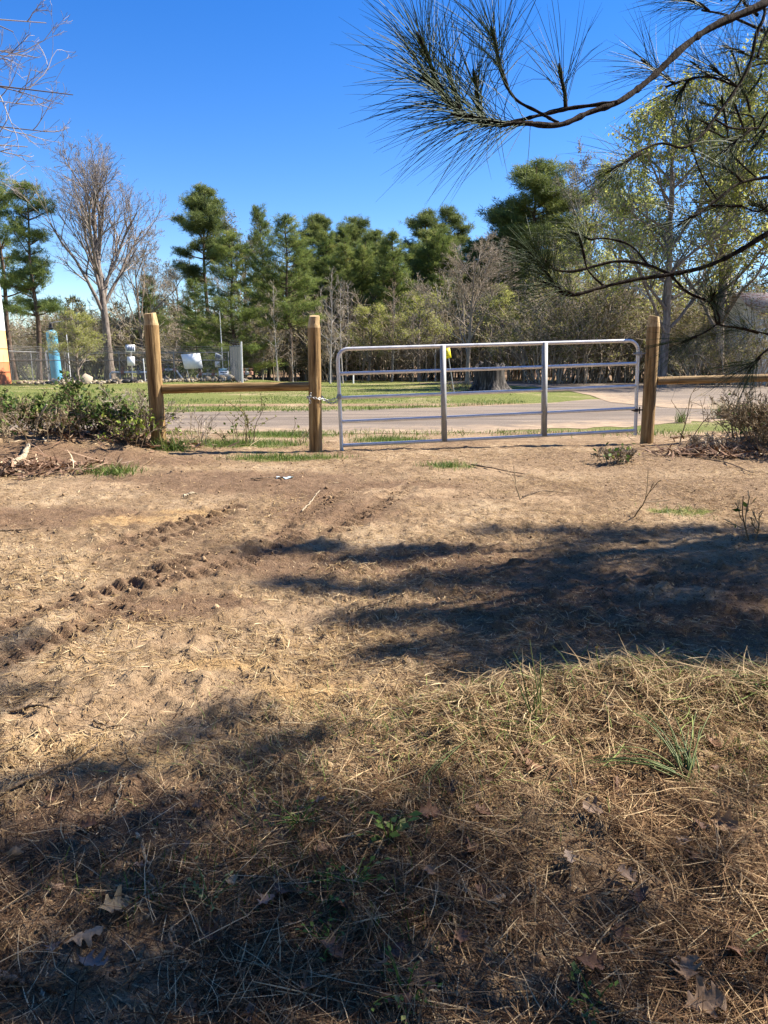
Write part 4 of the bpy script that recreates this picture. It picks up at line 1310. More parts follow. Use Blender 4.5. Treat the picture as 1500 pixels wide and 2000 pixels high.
# second bough, behind
bough([([(1590, -90, 2.3), (1490, 40, 2.25), (1466, 120, 2.22), (1440, 170, 2.2), (1395, 232, 2.17), (1372, 262, 2.15), (1335, 288, 2.12), (1290, 280, 2.1), (1245, 298, 2.07), (1212, 322, 2.05)], (.010, .004), 2.9),
       ([(1440, 170, 2.2), (1385, 150, 2.2), (1335, 158, 2.2), (1300, 170, 2.2)], (.006, .004), None),
       ([(1490, 60, 2.25), (1420, 30, 2.3), (1370, 20, 2.3)], (.006, .004), None),
       ([(1395, 232, 2.17), (1430, 250, 2.2), (1480, 250, 2.25)], (.006, .004), None)],
      [(1250, 300, 2.07, 1208, 326, 2.04, 1.2), (1320, 165, 2.2, 1268, 128, 2.2, 1.0), (1345, 156, 2.2, 1330, 180, 2.2, .9), (1385, 22, 2.3, 1345, 0, 2.3, 1.0), (1470, 250, 2.24, 1420, 290, 2.2, 1), (1440, 170, 2.2, 1400, 140, 2.2, .8),
       (1480, 30, 2.25, 1445, -10, 2.2, 1.0), (1480, 110, 2.25, 1500, 60, 2.3, 1)], nl=.17, nn=85)
# third bough
bough([([(1620, 320, 2.5), (1540, 340, 2.45), (1450, 356, 2.4), (1400, 390, 2.36), (1350, 428, 2.33)], (.011, .005), 2.4),
       ([(1400, 390, 2.36), (1370, 340, 2.36), (1352, 292, 2.36)], (.005, .004), None),
       ([(1480, 350, 2.42), (1430, 300, 2.45), (1420, 250, 2.45)], (.005, .004), None),
       ([(1540, 340, 2.45), (1490, 410, 2.5), (1440, 400, 2.5)], (.005, .004), None)],
      [(1360, 420, 2.33, 1338, 432, 2.32, 1.0), (1355, 300, 2.36, 1345, 258, 2.36, 1.0), (1420, 255, 2.45, 1412, 205, 2.45, 1.0), (1450, 402, 2.5, 1405, 402, 2.5, .8), (1450, 356, 2.4, 1420, 330, 2.4, .8)], nl=.17, nn=85)
# lower bough
bough([([(1640, 400, 2.6), (1540, 440, 2.55), (1500, 456, 2.5), (1440, 492, 2.46), (1380, 520, 2.43), (1310, 536, 2.4), (1240, 546, 2.37), (1180, 560, 2.34), (1112, 577, 2.3), (1080, 556, 2.28)], (.018, .006), 2.1),
       ([(1310, 536, 2.4), (1260, 516, 2.42), (1200, 511, 2.43), (1125, 529, 2.4), (1085, 527, 2.38), (1058, 512, 2.36)], (.009, .005), None),
       ([(1265, 516, 2.42), (1232, 480, 2.45), (1185, 466, 2.46), (1148, 468, 2.46)], (.006, .004), None),
       ([(1310, 538, 2.4), (1345, 572, 2.42), (1390, 594, 2.43), (1402, 632, 2.44), (1445, 640, 2.46), (1510, 655, 2.5)], (.008, .005), None),
       ([(1402, 632, 2.44), (1375, 650, 2.42), (1350, 660, 2.42)], (.005, .004), None),
       ([(1540, 650, 2.5), (1490, 690, 2.48), (1475, 705, 2.48)], (.006, .004), None),
       ([(1180, 560, 2.34), (1150, 530, 2.36), (1140, 500, 2.36)], (.005, .004), None)],
      [(1085, 560, 2.28, 1056, 516, 2.26, 1.4), (1080, 526, 2.38, 1046, 500, 2.34, 1.3), (1160, 468, 2.46, 1128, 458, 2.46, 1.0), (1385, 592, 2.43, 1392, 580, 2.4, 1.3), (1485, 698, 2.48, 1470, 712, 2.48, 1.3),
       (1405, 632, 2.44, 1398, 600, 2.45, .8), (1360, 658, 2.42, 1345, 664, 2.42, .5), (1120, 574, 2.3, 1075, 556, 2.27, 1.2), (1142, 505, 2.36, 1136, 480, 2.36, .6), (1480, 650, 2.49, 1440, 640, 2.46, .8)], nl=.17, nn=95)
# twiggy background boughs filling the right edge
rs = np.random.default_rng(5)
for k in range(9):
    x, y = rs.uniform(1330, 1530), rs.uniform(-30, 520)
    if x < 1400 and y > 250: y -= 200
    Y = rs.uniform(2.6, 3.3)
    st = [(x + 160, y - rs.uniform(-40, 90), Y + .2), (x + 70, y + rs.uniform(-30, 30), Y + .1), (x, y, Y)]
    sh = [(x + 12, y, Y, x - 18, y + rs.uniform(-30, 15), Y - .02, 1.0), (x + 70, y + 5, Y + .1, x + 55, y - 38, Y + .1, .8), (x + 110, y, Y + .1, x + 90, y + 30, Y + .1, .7)]
    bough([(st, (.007, .004), rs.uniform(2.2, 4.5))], sh, nl=.165, nn=70)


def shade_needles(mb, C, rng, M=70, length=.17, width=.0034):
    """needle sprays around twig ends, out of the picture: flat slim triangles"""
    D = rng.normal(0, .35, (len(C), 3)) + np.array([-.3, -.1, .15])
    needletris(mb, C, D, M, length * 1.15, width, rng, .75)


def shade_pine(root, at, targets, zr, seed, limbs, nt):
    """limbs and sprays placed along the sun's rays above ground points"""
    rng = np.random.default_rng(seed)
    loc = np.array(root.location)
    C = []
    for (px, py, rx, ry, n) in targets:
        g = G(px, py)
        for _ in range(n):
            a = rng.uniform(0, 6.28); q = math.sqrt(rng.random())
            gg = g + np.array([rx * q * math.cos(a), ry * q * math.sin(a), 0]); z = zr[0] + rng.uniform(0, .5)
            while True:                            # the boughs that shade the ground hang just outside the view
                p = gg + S * ((z - g[2]) / S[2]); dp = p[1] * _fw[1] + (p[2] - CAM_Z) * _fw[2]
                if z > zr[1] or p[0] / dp > .56 or (p[1] * _up[1] + (p[2] - CAM_Z) * _up[2]) / dp > .72: break
                z += .08
            C.append(p)
    C = np.array(C) - loc
    key = np.argsort(C[:, 2] + rng.normal(0, .15, len(C)))
    groups = np.array_split(key, limbs)
    for gidx in groups:
        # split each height band by bearing so that limbs fan out
        sub = gidx[np.argsort(C[gidx, 1])]
        for ss in np.array_split(sub, 3):
            if len(ss) < 3: continue
            c = C[ss]; far = c[np.argsort(np.hypot(c[:, 0] - at(c[0, 2])[0], c[:, 1] - at(c[0, 2])[1]))]
            end = far[-3:].mean(0); r0 = at(max(end[2] - .5, .6))
            u = np.linspace(0, 1, 9)[:, None]
            line = r0 * (1 - u) + end * u + np.array([0, 0, 1]) * .18 * np.sin(u * 3.1)
            b = MB(); b.tube(line, np.linspace(.013, .004, 9), 7)
            tw = []
            for q in c:
                dd = np.linalg.norm(line - q, axis=1); i = max(int(dd.argmin()) - 1, 0)
                tw.append(np.linspace(line[i], q, 4))
            b.tubes(np.array(tw), np.tile(np.linspace(.0028, .0016, 4), (len(tw), 1)), 4)
            o = b.build('branch', MAT['bark'], root, True)
            nd = MB(); shade_needles(nd, c, rng, nt); nd.build('needles', MAT['needled'], o)


TB = np.array([6.3, 6.3, 0.0]); TB[2] = float(terr(TB[0], TB[1]))
PB = empty('near_pine', TB); tag(PB, 'second pine standing to the right of the picture, shading the middle of the clearing', 'tree')
atB = trunk(PB, 5.4, .12, 4)
# mid-ground pool of shade with fingers pointing left
shade_pine(PB, atB, [(1300, 1080, .9, .38, 90), (1150, 1150, .9, .32, 90), (1350, 1210, .7, .38, 85), (1010, 1120, .7, .22, 50), (1050, 1225, .6, .18, 52), (1230, 1290, .7, .17, 76), (870, 1070, .5, .07, 22), (1000, 1036, .32, .03, 9), (1180, 1040, .5, .10, 26), (1400, 1035, .5, .1, 26),
                     (640, 1066, .28, .03, 20), (520, 1072, .16, .02, 9), (740, 1088, .35, .045, 20), (600, 1135, .20, .025, 13), (740, 1150, .40, .05, 18), (765, 1203, .26, .025, 14), (900, 1207, .38, .04, 18), (870, 1268, .38, .028, 18), (770, 1275, .18, .015, 4), (990, 1318, .4, .035, 12), (1130, 1330, .4, .05, 18), (1330, 1330, .35, .05, 14),
                     (1480, 1120, .45, .45, 60), (1510, 1290, .4, .3, 50)], (2.3, 4.9), 9, 9, 80)
# dappled shade of the foreground, from the higher boughs of the first pine
shade_pine(PA, atA, [(35, 1690, 0.136, 0.102, 13), (170, 1660, 0.187, 0.0595, 14), (290, 1610, 0.153, 0.0425, 10), (200, 1505, 0.085, 0.03825, 14), (330, 1600, 0.085, 0.0255, 3), (60, 1570, 0.102, 0.0255, 3), (100, 1880, 0.187, 0.102, 16), (260, 1760, 0.153, 0.0595, 12), (330, 1880, 0.187, 0.085, 16), (60, 1980, 0.17, 0.068, 13), (240, 1980, 0.2125, 0.068, 14), (480, 1950, 0.187, 0.085, 14), (470, 1790, 0.136, 0.0765, 12),
                     (430, 1655, 0.119, 0.034, 6), (560, 1720, 0.136, 0.068, 10), (600, 1600, 0.153, 0.02975, 7), (700, 1620, 0.17, 0.0425, 10), (640, 1850, 0.17, 0.085, 13), (720, 1740, 0.17, 0.0765, 13), (820, 1660, 0.153, 0.068, 7), (840, 1560, 0.136, 0.034, 6), (880, 1790, 0.17, 0.085, 9), (760, 1950, 0.187, 0.068, 12), (960, 1700, 0.153, 0.051, 6), (1150, 1790, 0.187, 0.0765, 10), (1250, 1740, 0.102, 0.0425, 4), (1370, 1675, 0.153, 0.0425, 6),
                     (1050, 1900, 0.17, 0.0595, 7), (1000, 1610, 0.1275, 0.034, 4), (1420, 1890, 0.136, 0.068, 4), (1280, 1960, 0.17, 0.0425, 4), (520, 1565, 0.1275, 0.0255, 4), (375, 1435, 0.085, 0.0153, 8), (445, 1392, 0.085, 0.017, 8), (560, 1455, 0.119, 0.0255, 10), (480, 1490, 0.085, 0.0255, 8), (40, 1345, 0.102, 0.02125, 8), (30, 1250, 0.1275, 0.0255, 8), (1120, 1650, 0.119, 0.0255, 3), (1480, 1560, 0.1275, 0.034, 4)], (2.2, 4.6), 12, 6, 44)

# bare tree reaching in at the upper left
TL = np.array([-10.2, 12.0, PLAT])
PL = empty('bare_tree', TL); tag(PL, 'bare tree left of the picture whose fine twigs cross the upper left sky', 'tree')
rngl = np.random.default_rng(31)
z = np.linspace(-.2, 11, 24)
MB().tube(np.stack([.05 * np.sin(z), .05 * np.cos(z * .8), z], -1), np.linspace(.24, .05, 24), 12).build('trunk', MAT['barkg'], PL, True)
outl = {i: [] for i in range(10)}
for (px, py, zt_) in ((20, 120, 7.2), (75, 118, 6.9), (85, 60, 7.6), (40, 205, 6.0), (140, 190, 5.8), (100, 250, 4.8), (60, 290, 4.2), (20, 60, 8), (30, 300, 4.0)):
    tip = P(px, py, 12.0 + rngl.uniform(-.8, .8)) - TL; root = np.array([0, 0, zt_ - 1.2])
    u = np.linspace(0, 1, 6)[:, None]
    mid = root * (1 - u) + tip * u + np.array([0, 0, 1]) * .25 * np.sin(u * 3.1) + rngl.normal(0, .05, (6, 3))
    outl[0].append((mid, np.linspace(.03, .006, 6)))
    for k in range(9):
        t = rngl.uniform(.35, 1); i = min(int(t * 5), 4); bp = mid[i] + (mid[i + 1] - mid[i]) * (t * 5 - i)
        bd = (tip - root) / np.linalg.norm(tip - root); rv = rngl.normal(0, 1, 3); rv -= rv.dot(bd) * bd; rv /= np.linalg.norm(rv); a = rngl.uniform(.4, .9)
        grow(outl, bp, bd * math.cos(a) + rv * math.sin(a), rngl.uniform(.5, 1.2) * (1.3 - .6 * t), .009, 1, 3, rngl, [0, 4, 3, 0], (.35, .9), .03, rmin=.0026)
mb = MB(); from_levels(mb, outl, range(10), 4); mb.build('crown', MAT['twigb'], PL)

# ------------------------------------------------------------------ ground litter
def scatter_points(n, rng, ymin=1.15, ymax=9.6, power=1.6, dens=None):
    """ground positions inside the clearing, thinning with distance from the near edge"""
    out = np.zeros((0, 2))
    while len(out) < n:
        m = n * 2
        u = rng.random(m)
        # density ~ y^-power per unit area times width ~ y
        e = 2 - power
        y = (ymin ** e + u * (ymax ** e - ymin ** e)) ** (1 / e)
        x = rng.uniform(-1, 1, m) * (.56 * y + .5)
        if dens is not None:
            k = rng.random(m) < dens(x, y); x, y = x[k], y[k]
        out = np.concatenate([out, np.stack([x, y], -1)])
    return out[:n]


def strands(mb, XY, length, width, rng, tilt=.12, lift=.006, curve=.25, yaw=None, rnd=None, sub=4):
    N = len(XY)
    L = length * rng.lognormal(0, .35, N)
    a = rng.uniform(0, 6.28, N) if yaw is None else yaw
    t = np.abs(rng.normal(0, tilt, N))
    u = np.linspace(-.5, .5, sub)
    cv = rng.normal(0, curve, N)
    lx = u[None] * L[:, None]; ly = cv[:, None] * L[:, None] * (u[None] ** 2 - .08) * 2
    X = XY[:, :1] + lx * np.cos(a)[:, None] - ly * np.sin(a)[:, None]
    Y = XY[:, 1:] + lx * np.sin(a)[:, None] + ly * np.cos(a)[:, None]
    zc = terr(XY[:, 0], XY[:, 1]); zl = terr(X[:, 0], Y[:, 0]); zr = terr(X[:, -1], Y[:, -1])
    Z = zl[:, None] * (.5 - u)[None] + zr[:, None] * (u + .5)[None]
    Z = np.maximum(Z, zc[:, None] * .999) + (lift * rng.random(N))[:, None] + (u[None] + .5) * (np.sin(t) * L)[:, None] + .0015
    w = width * rng.uniform(.6, 1.3, N)
    nx, ny = -np.sin(a), np.cos(a)
    tw = rng.normal(0, .5, N)
    ww = w[:, None] * np.array([.5] + [1] * (sub - 2) + [.3])[None] / 2
    off = np.stack([nx[:, None] * ww, ny[:, None] * ww, (np.sin(tw))[:, None] * ww], -1)
    Pm = np.stack([X, Y, Z], -1)
    V = np.stack([Pm - off, Pm + off], 2)     # N,sub,2,3
    i = np.arange(sub - 1) * 2
    f = np.stack([i, i + 2, i + 3, i + 1], -1)
    F = (f[None] + (np.arange(N) * sub * 2)[:, None, None]).reshape(-1, 4)
    if rnd is None: rnd = rng.random(N)
    mb.add(V.reshape(-1, 3), F, np.repeat(rnd, sub * 2))


rg = np.random.default_rng(2024)


def d_straw(x, y):
    g, br, sa, oc, li = masks(x, y)
    tr_ = np.min([seg_dist(x, y, p_)[0] for p_ in TRACKS], axis=0)
    return (1 - .8 * np.exp(-(tr_ / .13) ** 2)) * np.clip(.35 + 1.1 * (fbm(x, y, 1.6, 3, 110) - .35) - .55 * br - .5 * sa - .25 * oc - .3 * li, .03, 1)


def d_litter(x, y):
    g, br, sa, oc, li = masks(x, y)
    return np.clip((li * 1.0 + .6 * (1 - sstep(1.9, 3.0, y)) * (.4 + fbm(x, y, 2, 3, 120)) + .08) * (.25 + .75 * sstep(-.9, .1, x)) * np.clip(.25 + 2.6 * (fbm(x, y, 3.2, 3, 170) - .33), .12, 1), 0, 1)


mb = MB()
pts = scatter_points(52000, rg, 1.15, 9.8, 1.75, d_straw)
ang = 2.6 + 3.0 * (vnoise(pts[:, 0], pts[:, 1], 1.3, 90) - .5) + rg.normal(0, .9, len(pts))
strands(mb, pts, np.clip(.085 - .010 * pts[:, 1], .028, .07), np.clip(.0021 + .00018 * pts[:, 1], .002, .0036), rg, .07, .006, .15, ang, np.clip(rg.normal(.58, .24, len(pts)), 0, 1))
tag(mb.build('dry_straw', MAT['straw']), kind='stuff')
mb = MB()
pts = scatter_points(33000, rg, 1.1, 9.6, 1.9, d_litter)
strands(mb, pts, np.clip(.15 - .012 * pts[:, 1], .05, .15), .0021, rg, .09, .020, .10, None, rg.random(len(pts)) ** 1.25)
# broken bits, bark flakes and leaf crumbs matted into the needles
pts = scatter_points(26000, rg, 1.1, 7.0, 1.95, lambda x, y: np.clip(.25 + d_litter(x, y) + .5 * (1 - sstep(2.2, 3.4, y)), 0, 1))
strands(mb, pts, .020, .0042, rg, .25, .012, .3, None, rg.random(len(pts)) ** 1.5, sub=3)
tag(mb.build('pine_needle_litter', MAT['needle_litter']), kind='stuff')


def blades(mb, XY, h, w, rng, lean=.5, rnd=None, z=None, sub=4):
    N = len(XY); H = h * rng.uniform(.45, 1.25, N); a = rng.uniform(0, 6.28, N); l = np.abs(rng.normal(lean, .3, N))
    u = np.linspace(0, 1, sub)
    hor = (u[None] ** 1.7) * (np.sin(np.minimum(l, 1.45)) * H)[:, None]; ver = u[None] * (np.cos(np.minimum(l, 1.45)) * H)[:, None] + 0.0
    zz = terr(XY[:, 0], XY[:, 1]) if z is None else z
    Pm = np.stack([XY[:, :1] + hor * np.cos(a)[:, None], XY[:, 1:] + hor * np.sin(a)[:, None], zz[:, None] - .004 + ver], -1)
    b = a + math.pi / 2 + rng.normal(0, .5, N)
    ww = w * rng.uniform(.6, 1.3, N)[:, None] * np.array([.8, 1, .75, .1])[None, :sub] / 2
    off = np.stack([np.cos(b)[:, None] * ww, np.sin(b)[:, None] * ww, 0 * ww], -1)
    V = np.stack([Pm - off, Pm + off], 2); i = np.arange(sub - 1) * 2
    f = np.stack([i, i + 2, i + 3, i + 1], -1); F = (f[None] + (np.arange(N) * sub * 2)[:, None, None]).reshape(-1, 4)
    if rnd is None: rnd = rng.random(N)
    mb.add(V.reshape(-1, 3), F, np.repeat(rnd, sub * 2))


# dry standing and flattened grass on the low bank
mb = MB()
bp = resample(BERM, 400)
n = 8500
i = rg.integers(0, 400, n); XY = bp[i] + rg.normal(0, 1, (n, 2)) * np.array([.15, .17])
k = rg.random(n) < .25 + 1.1 * (fbm(XY[:, 0], XY[:, 1], 3, 3, 140) - .3); XY = XY[k]
blades(mb, XY, .075, .0028, rg, 1.0)
pts = scatter_points(5000, rg, 2.0, 4.2, 1.6, lambda x, y: blob(x, y, [(700, 1430, .5, .3), (850, 1480, .5, .3), (600, 1500, .4, .25), (1000, 1500, .5, .25), (1400, 1480, .4, .3)]))
blades(mb, pts, .07, .003, rg, 1.1)
strands(mb, XY[:3500] + rg.normal(0, .03, (min(3500, len(XY)), 2)), .10, .0028, rg, .25, .04, .22, None, np.clip(rg.normal(.5, .25, min(3500, len(XY))), 0, 1))
tag(mb.build('dry_grass', MAT['drygrass']), kind='stuff')
# short green growth: around the gate, in the field beyond, a little in the clearing
mb = MB()
pts = scatter_points(9000, rg, 6.8, 12.2, 1.0, lambda x, y: np.clip(blob(x, y, GRASSB) * 1.2 - .25, 0, 1))
blades(mb, pts, .07, .005, rg, .5)
m = 130000
y = (11.8 ** -.3 + rg.random(m) * (46 ** -.3 - 11.8 ** -.3)) ** (1 / -.3); x = rg.uniform(-1, 1, m) * (.55 * y + 1)
lo = np.array([G(660, 848)[1], G(660, 800)[1]])
gm = masks(x, y)[0] * (fbm(x, y, .35, 4, 150) > .36)
far_e = np.interp(x, [-30, -1, 4, 7, 30], [G(330, 804)[1]] * 2 + [G(1060, 787)[1]] + [200, 200])
keep = (rg.random(m) < gm) & ((y > far_e + .1) | ((y < 12.2) & (y > 11.6)))
# leave the driveway loop clear
keep &= ~((x > 6.8) & (y > 18)) & ~((y > 44) & (x > -1))
XY = np.stack([x, y], -1)[keep]
blades(mb, XY, .06, .010, rg, .6)
# ragged taller grass along both edges of the road
ex = rg.uniform(-11, 4.5, 5000); ey = np.interp(ex, [-30, -1, 4, 7, 30], [G(330, 804)[1]] * 2 + [G(1060, 787)[1]] + [200, 200]) + np.abs(rg.normal(0, .35, 5000)) - .22
k = rg.random(5000) < 1.6 * (fbm(ex, ey, .9, 3, 180) - .25)
blades(mb, np.stack([ex, ey], -1)[k], .11, .010, rg, .5)
ex = rg.uniform(-8, 7, 5000); ey = 11.75 - np.abs(rg.normal(0, .35, 5000)) + .12
k = rg.random(5000) < 2.2 * (fbm(ex, ey, .8, 3, 190) - .36)
blades(mb, np.stack([ex, ey], -1)[k], .10, .008, rg, .5)
pts = scatter_points(2200, rg, 1.2, 4.0, 1.6, lambda x, y: blob(x, y, [(640, 1620, .3, .15), (700, 1780, .25, .12), (900, 1440, .4, .15), (1250, 1370, .5, .12), (1450, 1390, .3, .15), (350, 1740, .3, .1), (560, 1700, .25, .1), (1480, 1500, .2, .2), (1280, 1000, .2, .2)]))
blades(mb, pts, .05, .0035, rg, .7)
tag(mb.build('grass', MAT['grass']), kind='stuff')
# soil crumbs along the wheel tracks and over the brown patches
mb = MB()
ico = bmesh.new(); bmesh.ops.create_icosphere(ico, subdivisions=1, radius=1); iv = np.array([v.co[:] for v in ico.verts]); iff = np.array([[v.index for v in f.verts] for f in ico.faces]); ico.free()
cp = []
for pl in TRACKS:
    nq = int(90 * np.hypot(*np.diff(np.array(pl), axis=0).T).sum()); q = resample(np.array(pl), nq); cp.append(q + rg.normal(0, .06, (nq, 2)))
cp.append(scatter_points(2600, rg, 1.6, 9.4, 1.2, lambda x, y: .15 + masks(x, y)[1]))
cp = np.concatenate(cp); N = len(cp)
sz = .0042 * rg.lognormal(0, .45, N); zc = terr(cp[:, 0], cp[:, 1])
V = iv[None] * (1 + .35 * rg.normal(0, 1, (N, len(iv), 1)).clip(-1, 1)) * sz[:, None, None] * rg.uniform(.6, 1.5, (N, 1, 3)) + np.stack([cp[:, 0], cp[:, 1], zc + sz * .35], -1)[:, None]
F = (iff[None] + (np.arange(N) * len(iv))[:, None, None]).reshape(-1, 3)
mb.add(V.reshape(-1, 3), F, np.repeat(rg.random(N), len(iv)))
tag(mb.build('soil_clods', MAT['clod']), kind='stuff')
# bark chips and broken roots on the dirt banks beside the fence
mb = MB()
def d_chip(x, y): return blob(x, y, [(60, 868, 1.2, .35), (200, 880, .8, .3), (-60, 850, 1.5, .5), (30, 920, .7, .25), (1450, 860, .9, .4), (1400, 890, .5, .25)])
pts = scatter_points(3600, rg, 7.0, 10.4, .8, d_chip)
strands(mb, pts, .10, .022, rg, .35, .05, .2, sub=3)
pts = scatter_points(1500, rg, 7.0, 10.4, .8, d_chip)
strands(mb, pts[:700], .28, .007, rg, .25, .06, .3)
tag(mb.build('bark_debris', MAT['barkchip']), kind='stuff')
# rubble bank in the compound
mb = MB()
N = 1600; xx = rg.uniform(-21, -8, N); yy = rg.normal(45.2, .6, N)
cp = np.stack([xx, yy], -1); sz = .05 * rg.lognormal(0, .5, N); zc = terr(xx, yy)
V = iv[None] * (1 + .3 * rg.normal(0, 1, (N, len(iv), 1)).clip(-1, 1)) * sz[:, None, None] + np.stack([xx, yy, zc + sz * .3], -1)[:, None]
mb.add(V.reshape(-1, 3), (iff[None] + (np.arange(N) * len(iv))[:, None, None]).reshape(-1, 3), np.repeat(rg.random(N), len(iv)))
tag(mb.build('rubble', MAT['rubble']), kind='stuff')

# ------------------------------------------------------------------ bushes, weeds and tufts near the fence
def thing_shrub(name, x, y, H, W, seed, label, cat, leaf='leafg', leafn=900, leafs=.030, stems=14, twig='twigk', nch=(5, 4, 3), scale=1, dz=0):
    ms, _ = shrub_meshes(seed, H, W, stems, leaf, leafn, leafs, twig, nch)
    e = empty(name, (x, y, terr(x, y) - .02 + dz))
    for nm, me in zip(('stem', 'foliage'), ms):
        o = bpy.data.objects.new(nm, me); COL.objects.link(o); o.parent = e
    return tag(e, label, cat)


def gp(px, Y): return xpx(px, Y, .6)


thing_shrub('leafy_bush', gp(20, 9.3), 9.3, .52, 1.1, 901, 'dark glossy leafy bush at the left picture edge below the orange tank', 'bush', leafn=1100, stems=12)
thing_shrub('leafy_bush', gp(95, 9.7), 9.7, .42, .8, 902, 'low dark leafy bush between the edge bush and the taller sapling', 'bush', leafn=500, stems=8)
thing_shrub('leafy_bush', gp(165, 9.6), 9.6, .46, .7, 903, 'leafy green bush with brighter tips below the blue tank', 'bush', leafn=600, stems=8)
thing_shrub('leafy_sapling', gp(157, 9.9), 9.9, .85, .22, 904, 'upright leafy sapling rising above the bushes in front of the fence', 'sapling', leafn=420, stems=3)
thing_shrub('leafy_bush', gp(212, 9.55), 9.55, .38, .5, 905, 'small leafy bush just left of the thick post', 'bush', leafn=500, stems=8)
thing_shrub('leafy_bush', gp(262, 9.2), 9.2, .42, .6, 906, 'bright green low weed clump at the foot of the thick post', 'weed', 'lime', 420, .026, 12)
thing_shrub('bramble', gp(70, 9.0), 9.0, .36, 1.4, 907, 'tangle of dead brambles on the dirt bank at the left', 'bramble', leafn=120, stems=22, twig='twigd')
thing_shrub('bramble', gp(250, 9.8), 9.8, .55, .9, 908, 'fine dead bramble stems around the thick left post', 'bramble', leafn=160, stems=22, twig='twig')
thing_shrub('bramble', gp(1475, 9.7), 9.7, .46, .9, 909, 'dense dead bramble bush under the pale rail at the right edge', 'bramble', leafn=60, stems=44, twig='twigd')
thing_shrub('bramble', gp(1520, 9.3), 9.3, .6, 1.0, 910, 'dark dead bramble cut by the right picture edge', 'bramble', leafn=60, stems=44, twig='twigd')
thing_shrub('bramble', gp(1390, 9.1), 9.1, .22, .7, 911, 'low flattened dead weeds in front of the bramble bush on the right', 'bramble', leafn=0, stems=20, twig='twig')
thing_shrub('bramble', gp(1200, 8.3), 8.3, .16, .45, 912, 'small grey tuft of dead weeds before the hinge post', 'weed', leafn=60, stems=22, twig='twig')
thing_shrub('dead_weed', gp(470, 10.2), 10.2, .42, .6, 913, 'thin dry weed stalks standing behind the short rail', 'weed', leafn=30, stems=7, twig='twigd', nch=(3,))
thing_shrub('dead_weed', gp(395, 10.0), 10.0, .5, .35, 914, 'wispy dry weed just right of the thick post', 'weed', leafn=0, stems=8, twig='twig', nch=(3, 2))
thing_shrub('dead_weed', gp(580, 10.3), 10.3, .35, .4, 915, 'dry weed stalks left of the chained post', 'weed', leafn=12, stems=5, twig='twigd', nch=(3,))
thing_shrub('leafy_sapling', gp(487, 10.0), 10.0, .62, .18, 916, 'dark leaning dried seed-head weed behind the short rail', 'weed', 'olive', 130, .022, 3, nch=(4,))
thing_shrub('dead_weed', gp(1330, 9.7), 9.7, .9, .3, 917, 'single wispy dead stalk right of the hinge post', 'weed', leafn=0, stems=2, twig='twigd', nch=(4, 2))
thing_shrub('bare_seedling', gp(1020, 6.4), 6.4, .5, .1, 918, 'thin bare leaning twig stuck in the ground above the shade pool', 'seedling', leafn=0, stems=1, twig='twigd', nch=(3,))
thing_shrub('bare_seedling', gp(1235, 5.9), 5.9, .55, .06, 919, 'tall thin leafless seedling at the far rim of the shade pool', 'seedling', leafn=0, stems=1, twig='twigd', nch=(3,))
thing_shrub('bare_seedling', gp(1480, 5.3), 5.3, .4, .12, 920, 'branched bare seedling by the right edge in the shade pool', 'seedling', leafn=6, stems=2, twig='twigd', nch=(3, 2))


def tuft(name, px, py, n, h, w, r, label, cat='grass tuft', mat='grass', lean=.5, seed=1, rndv=None, off=0.0):
    rng = np.random.default_rng(seed)
    g = G(px, py); g[2] = terr(g[0], g[1])
    XY = rng.normal(0, r, (n, 2)); mb = MB()
    blades(mb, XY, h, w, rng, lean, rndv, z=np.zeros(n))
    o = mb.build(name, MAT[mat], loc=g)
    return tag(o, label, cat)


tuft('grass_tuft', 335, 884, 240, .22, .008, .09, 'lush bright green grass tuft at the foot of the thick left post', seed=3, lean=.75)
tuft('grass_tuft', 225, 930, 130, .16, .007, .09, 'green grass tuft on the bare dirt left of the thick post', seed=4, lean=.9)
tuft('grass_tuft', 180, 922, 60, .10, .006, .10, 'thin sparse green tuft left of the denser tuft on the dirt', seed=5, lean=.7)
tuft('grass_tuft', 1330, 826, 90, .26, .007, .05, 'tall green grass tuft right of the hinge post at the road edge', seed=6, lean=.45)
tuft('grass_tuft', 1410, 818, 140, .36, .008, .08, 'taller dark green grass clump beside the right bramble', seed=7, lean=.4, mat='rush')
tuft('grass_tuft', 878, 915, 160, .08, .005, .12, 'low green patch of grass before the middle of the gate', seed=8, lean=.7)
tuft('grass_tuft', 1320, 1003, 110, .08, .005, .13, 'pale green low grass patch beyond the shade pool on the right', seed=9, lean=1.0)


def rush_clump(name, px, py, spec, label, mat='rush', cat='rush', width=.007):
    """spec: list of (dx px, dy px at tip, sag)"""
    g = G(px, py); g[2] = terr(g[0], g[1]); mb = MB(); rng = np.random.default_rng(int(px + py))
    for (tx, ty, dY, sg) in spec:
        tip = P(tx, ty, g[1] + dY); u = np.linspace(0, 1, 9)[:, None]
        a = np.array([rng.normal(0, .012), rng.normal(0, .012), 0]); b = tip - g
        pts = a * (1 - u) + b * u + np.array([0, 0, 1]) * sg * np.sin(u * 3.1) + rng.normal(0, .004, 3) * np.sin(u * 6)
        mb.tube(pts, np.linspace(width * .5, width * .14, 9), 5, True, rng.random())
    return tag(mb.build(name, MAT[mat], None, True, loc=g), label, cat)


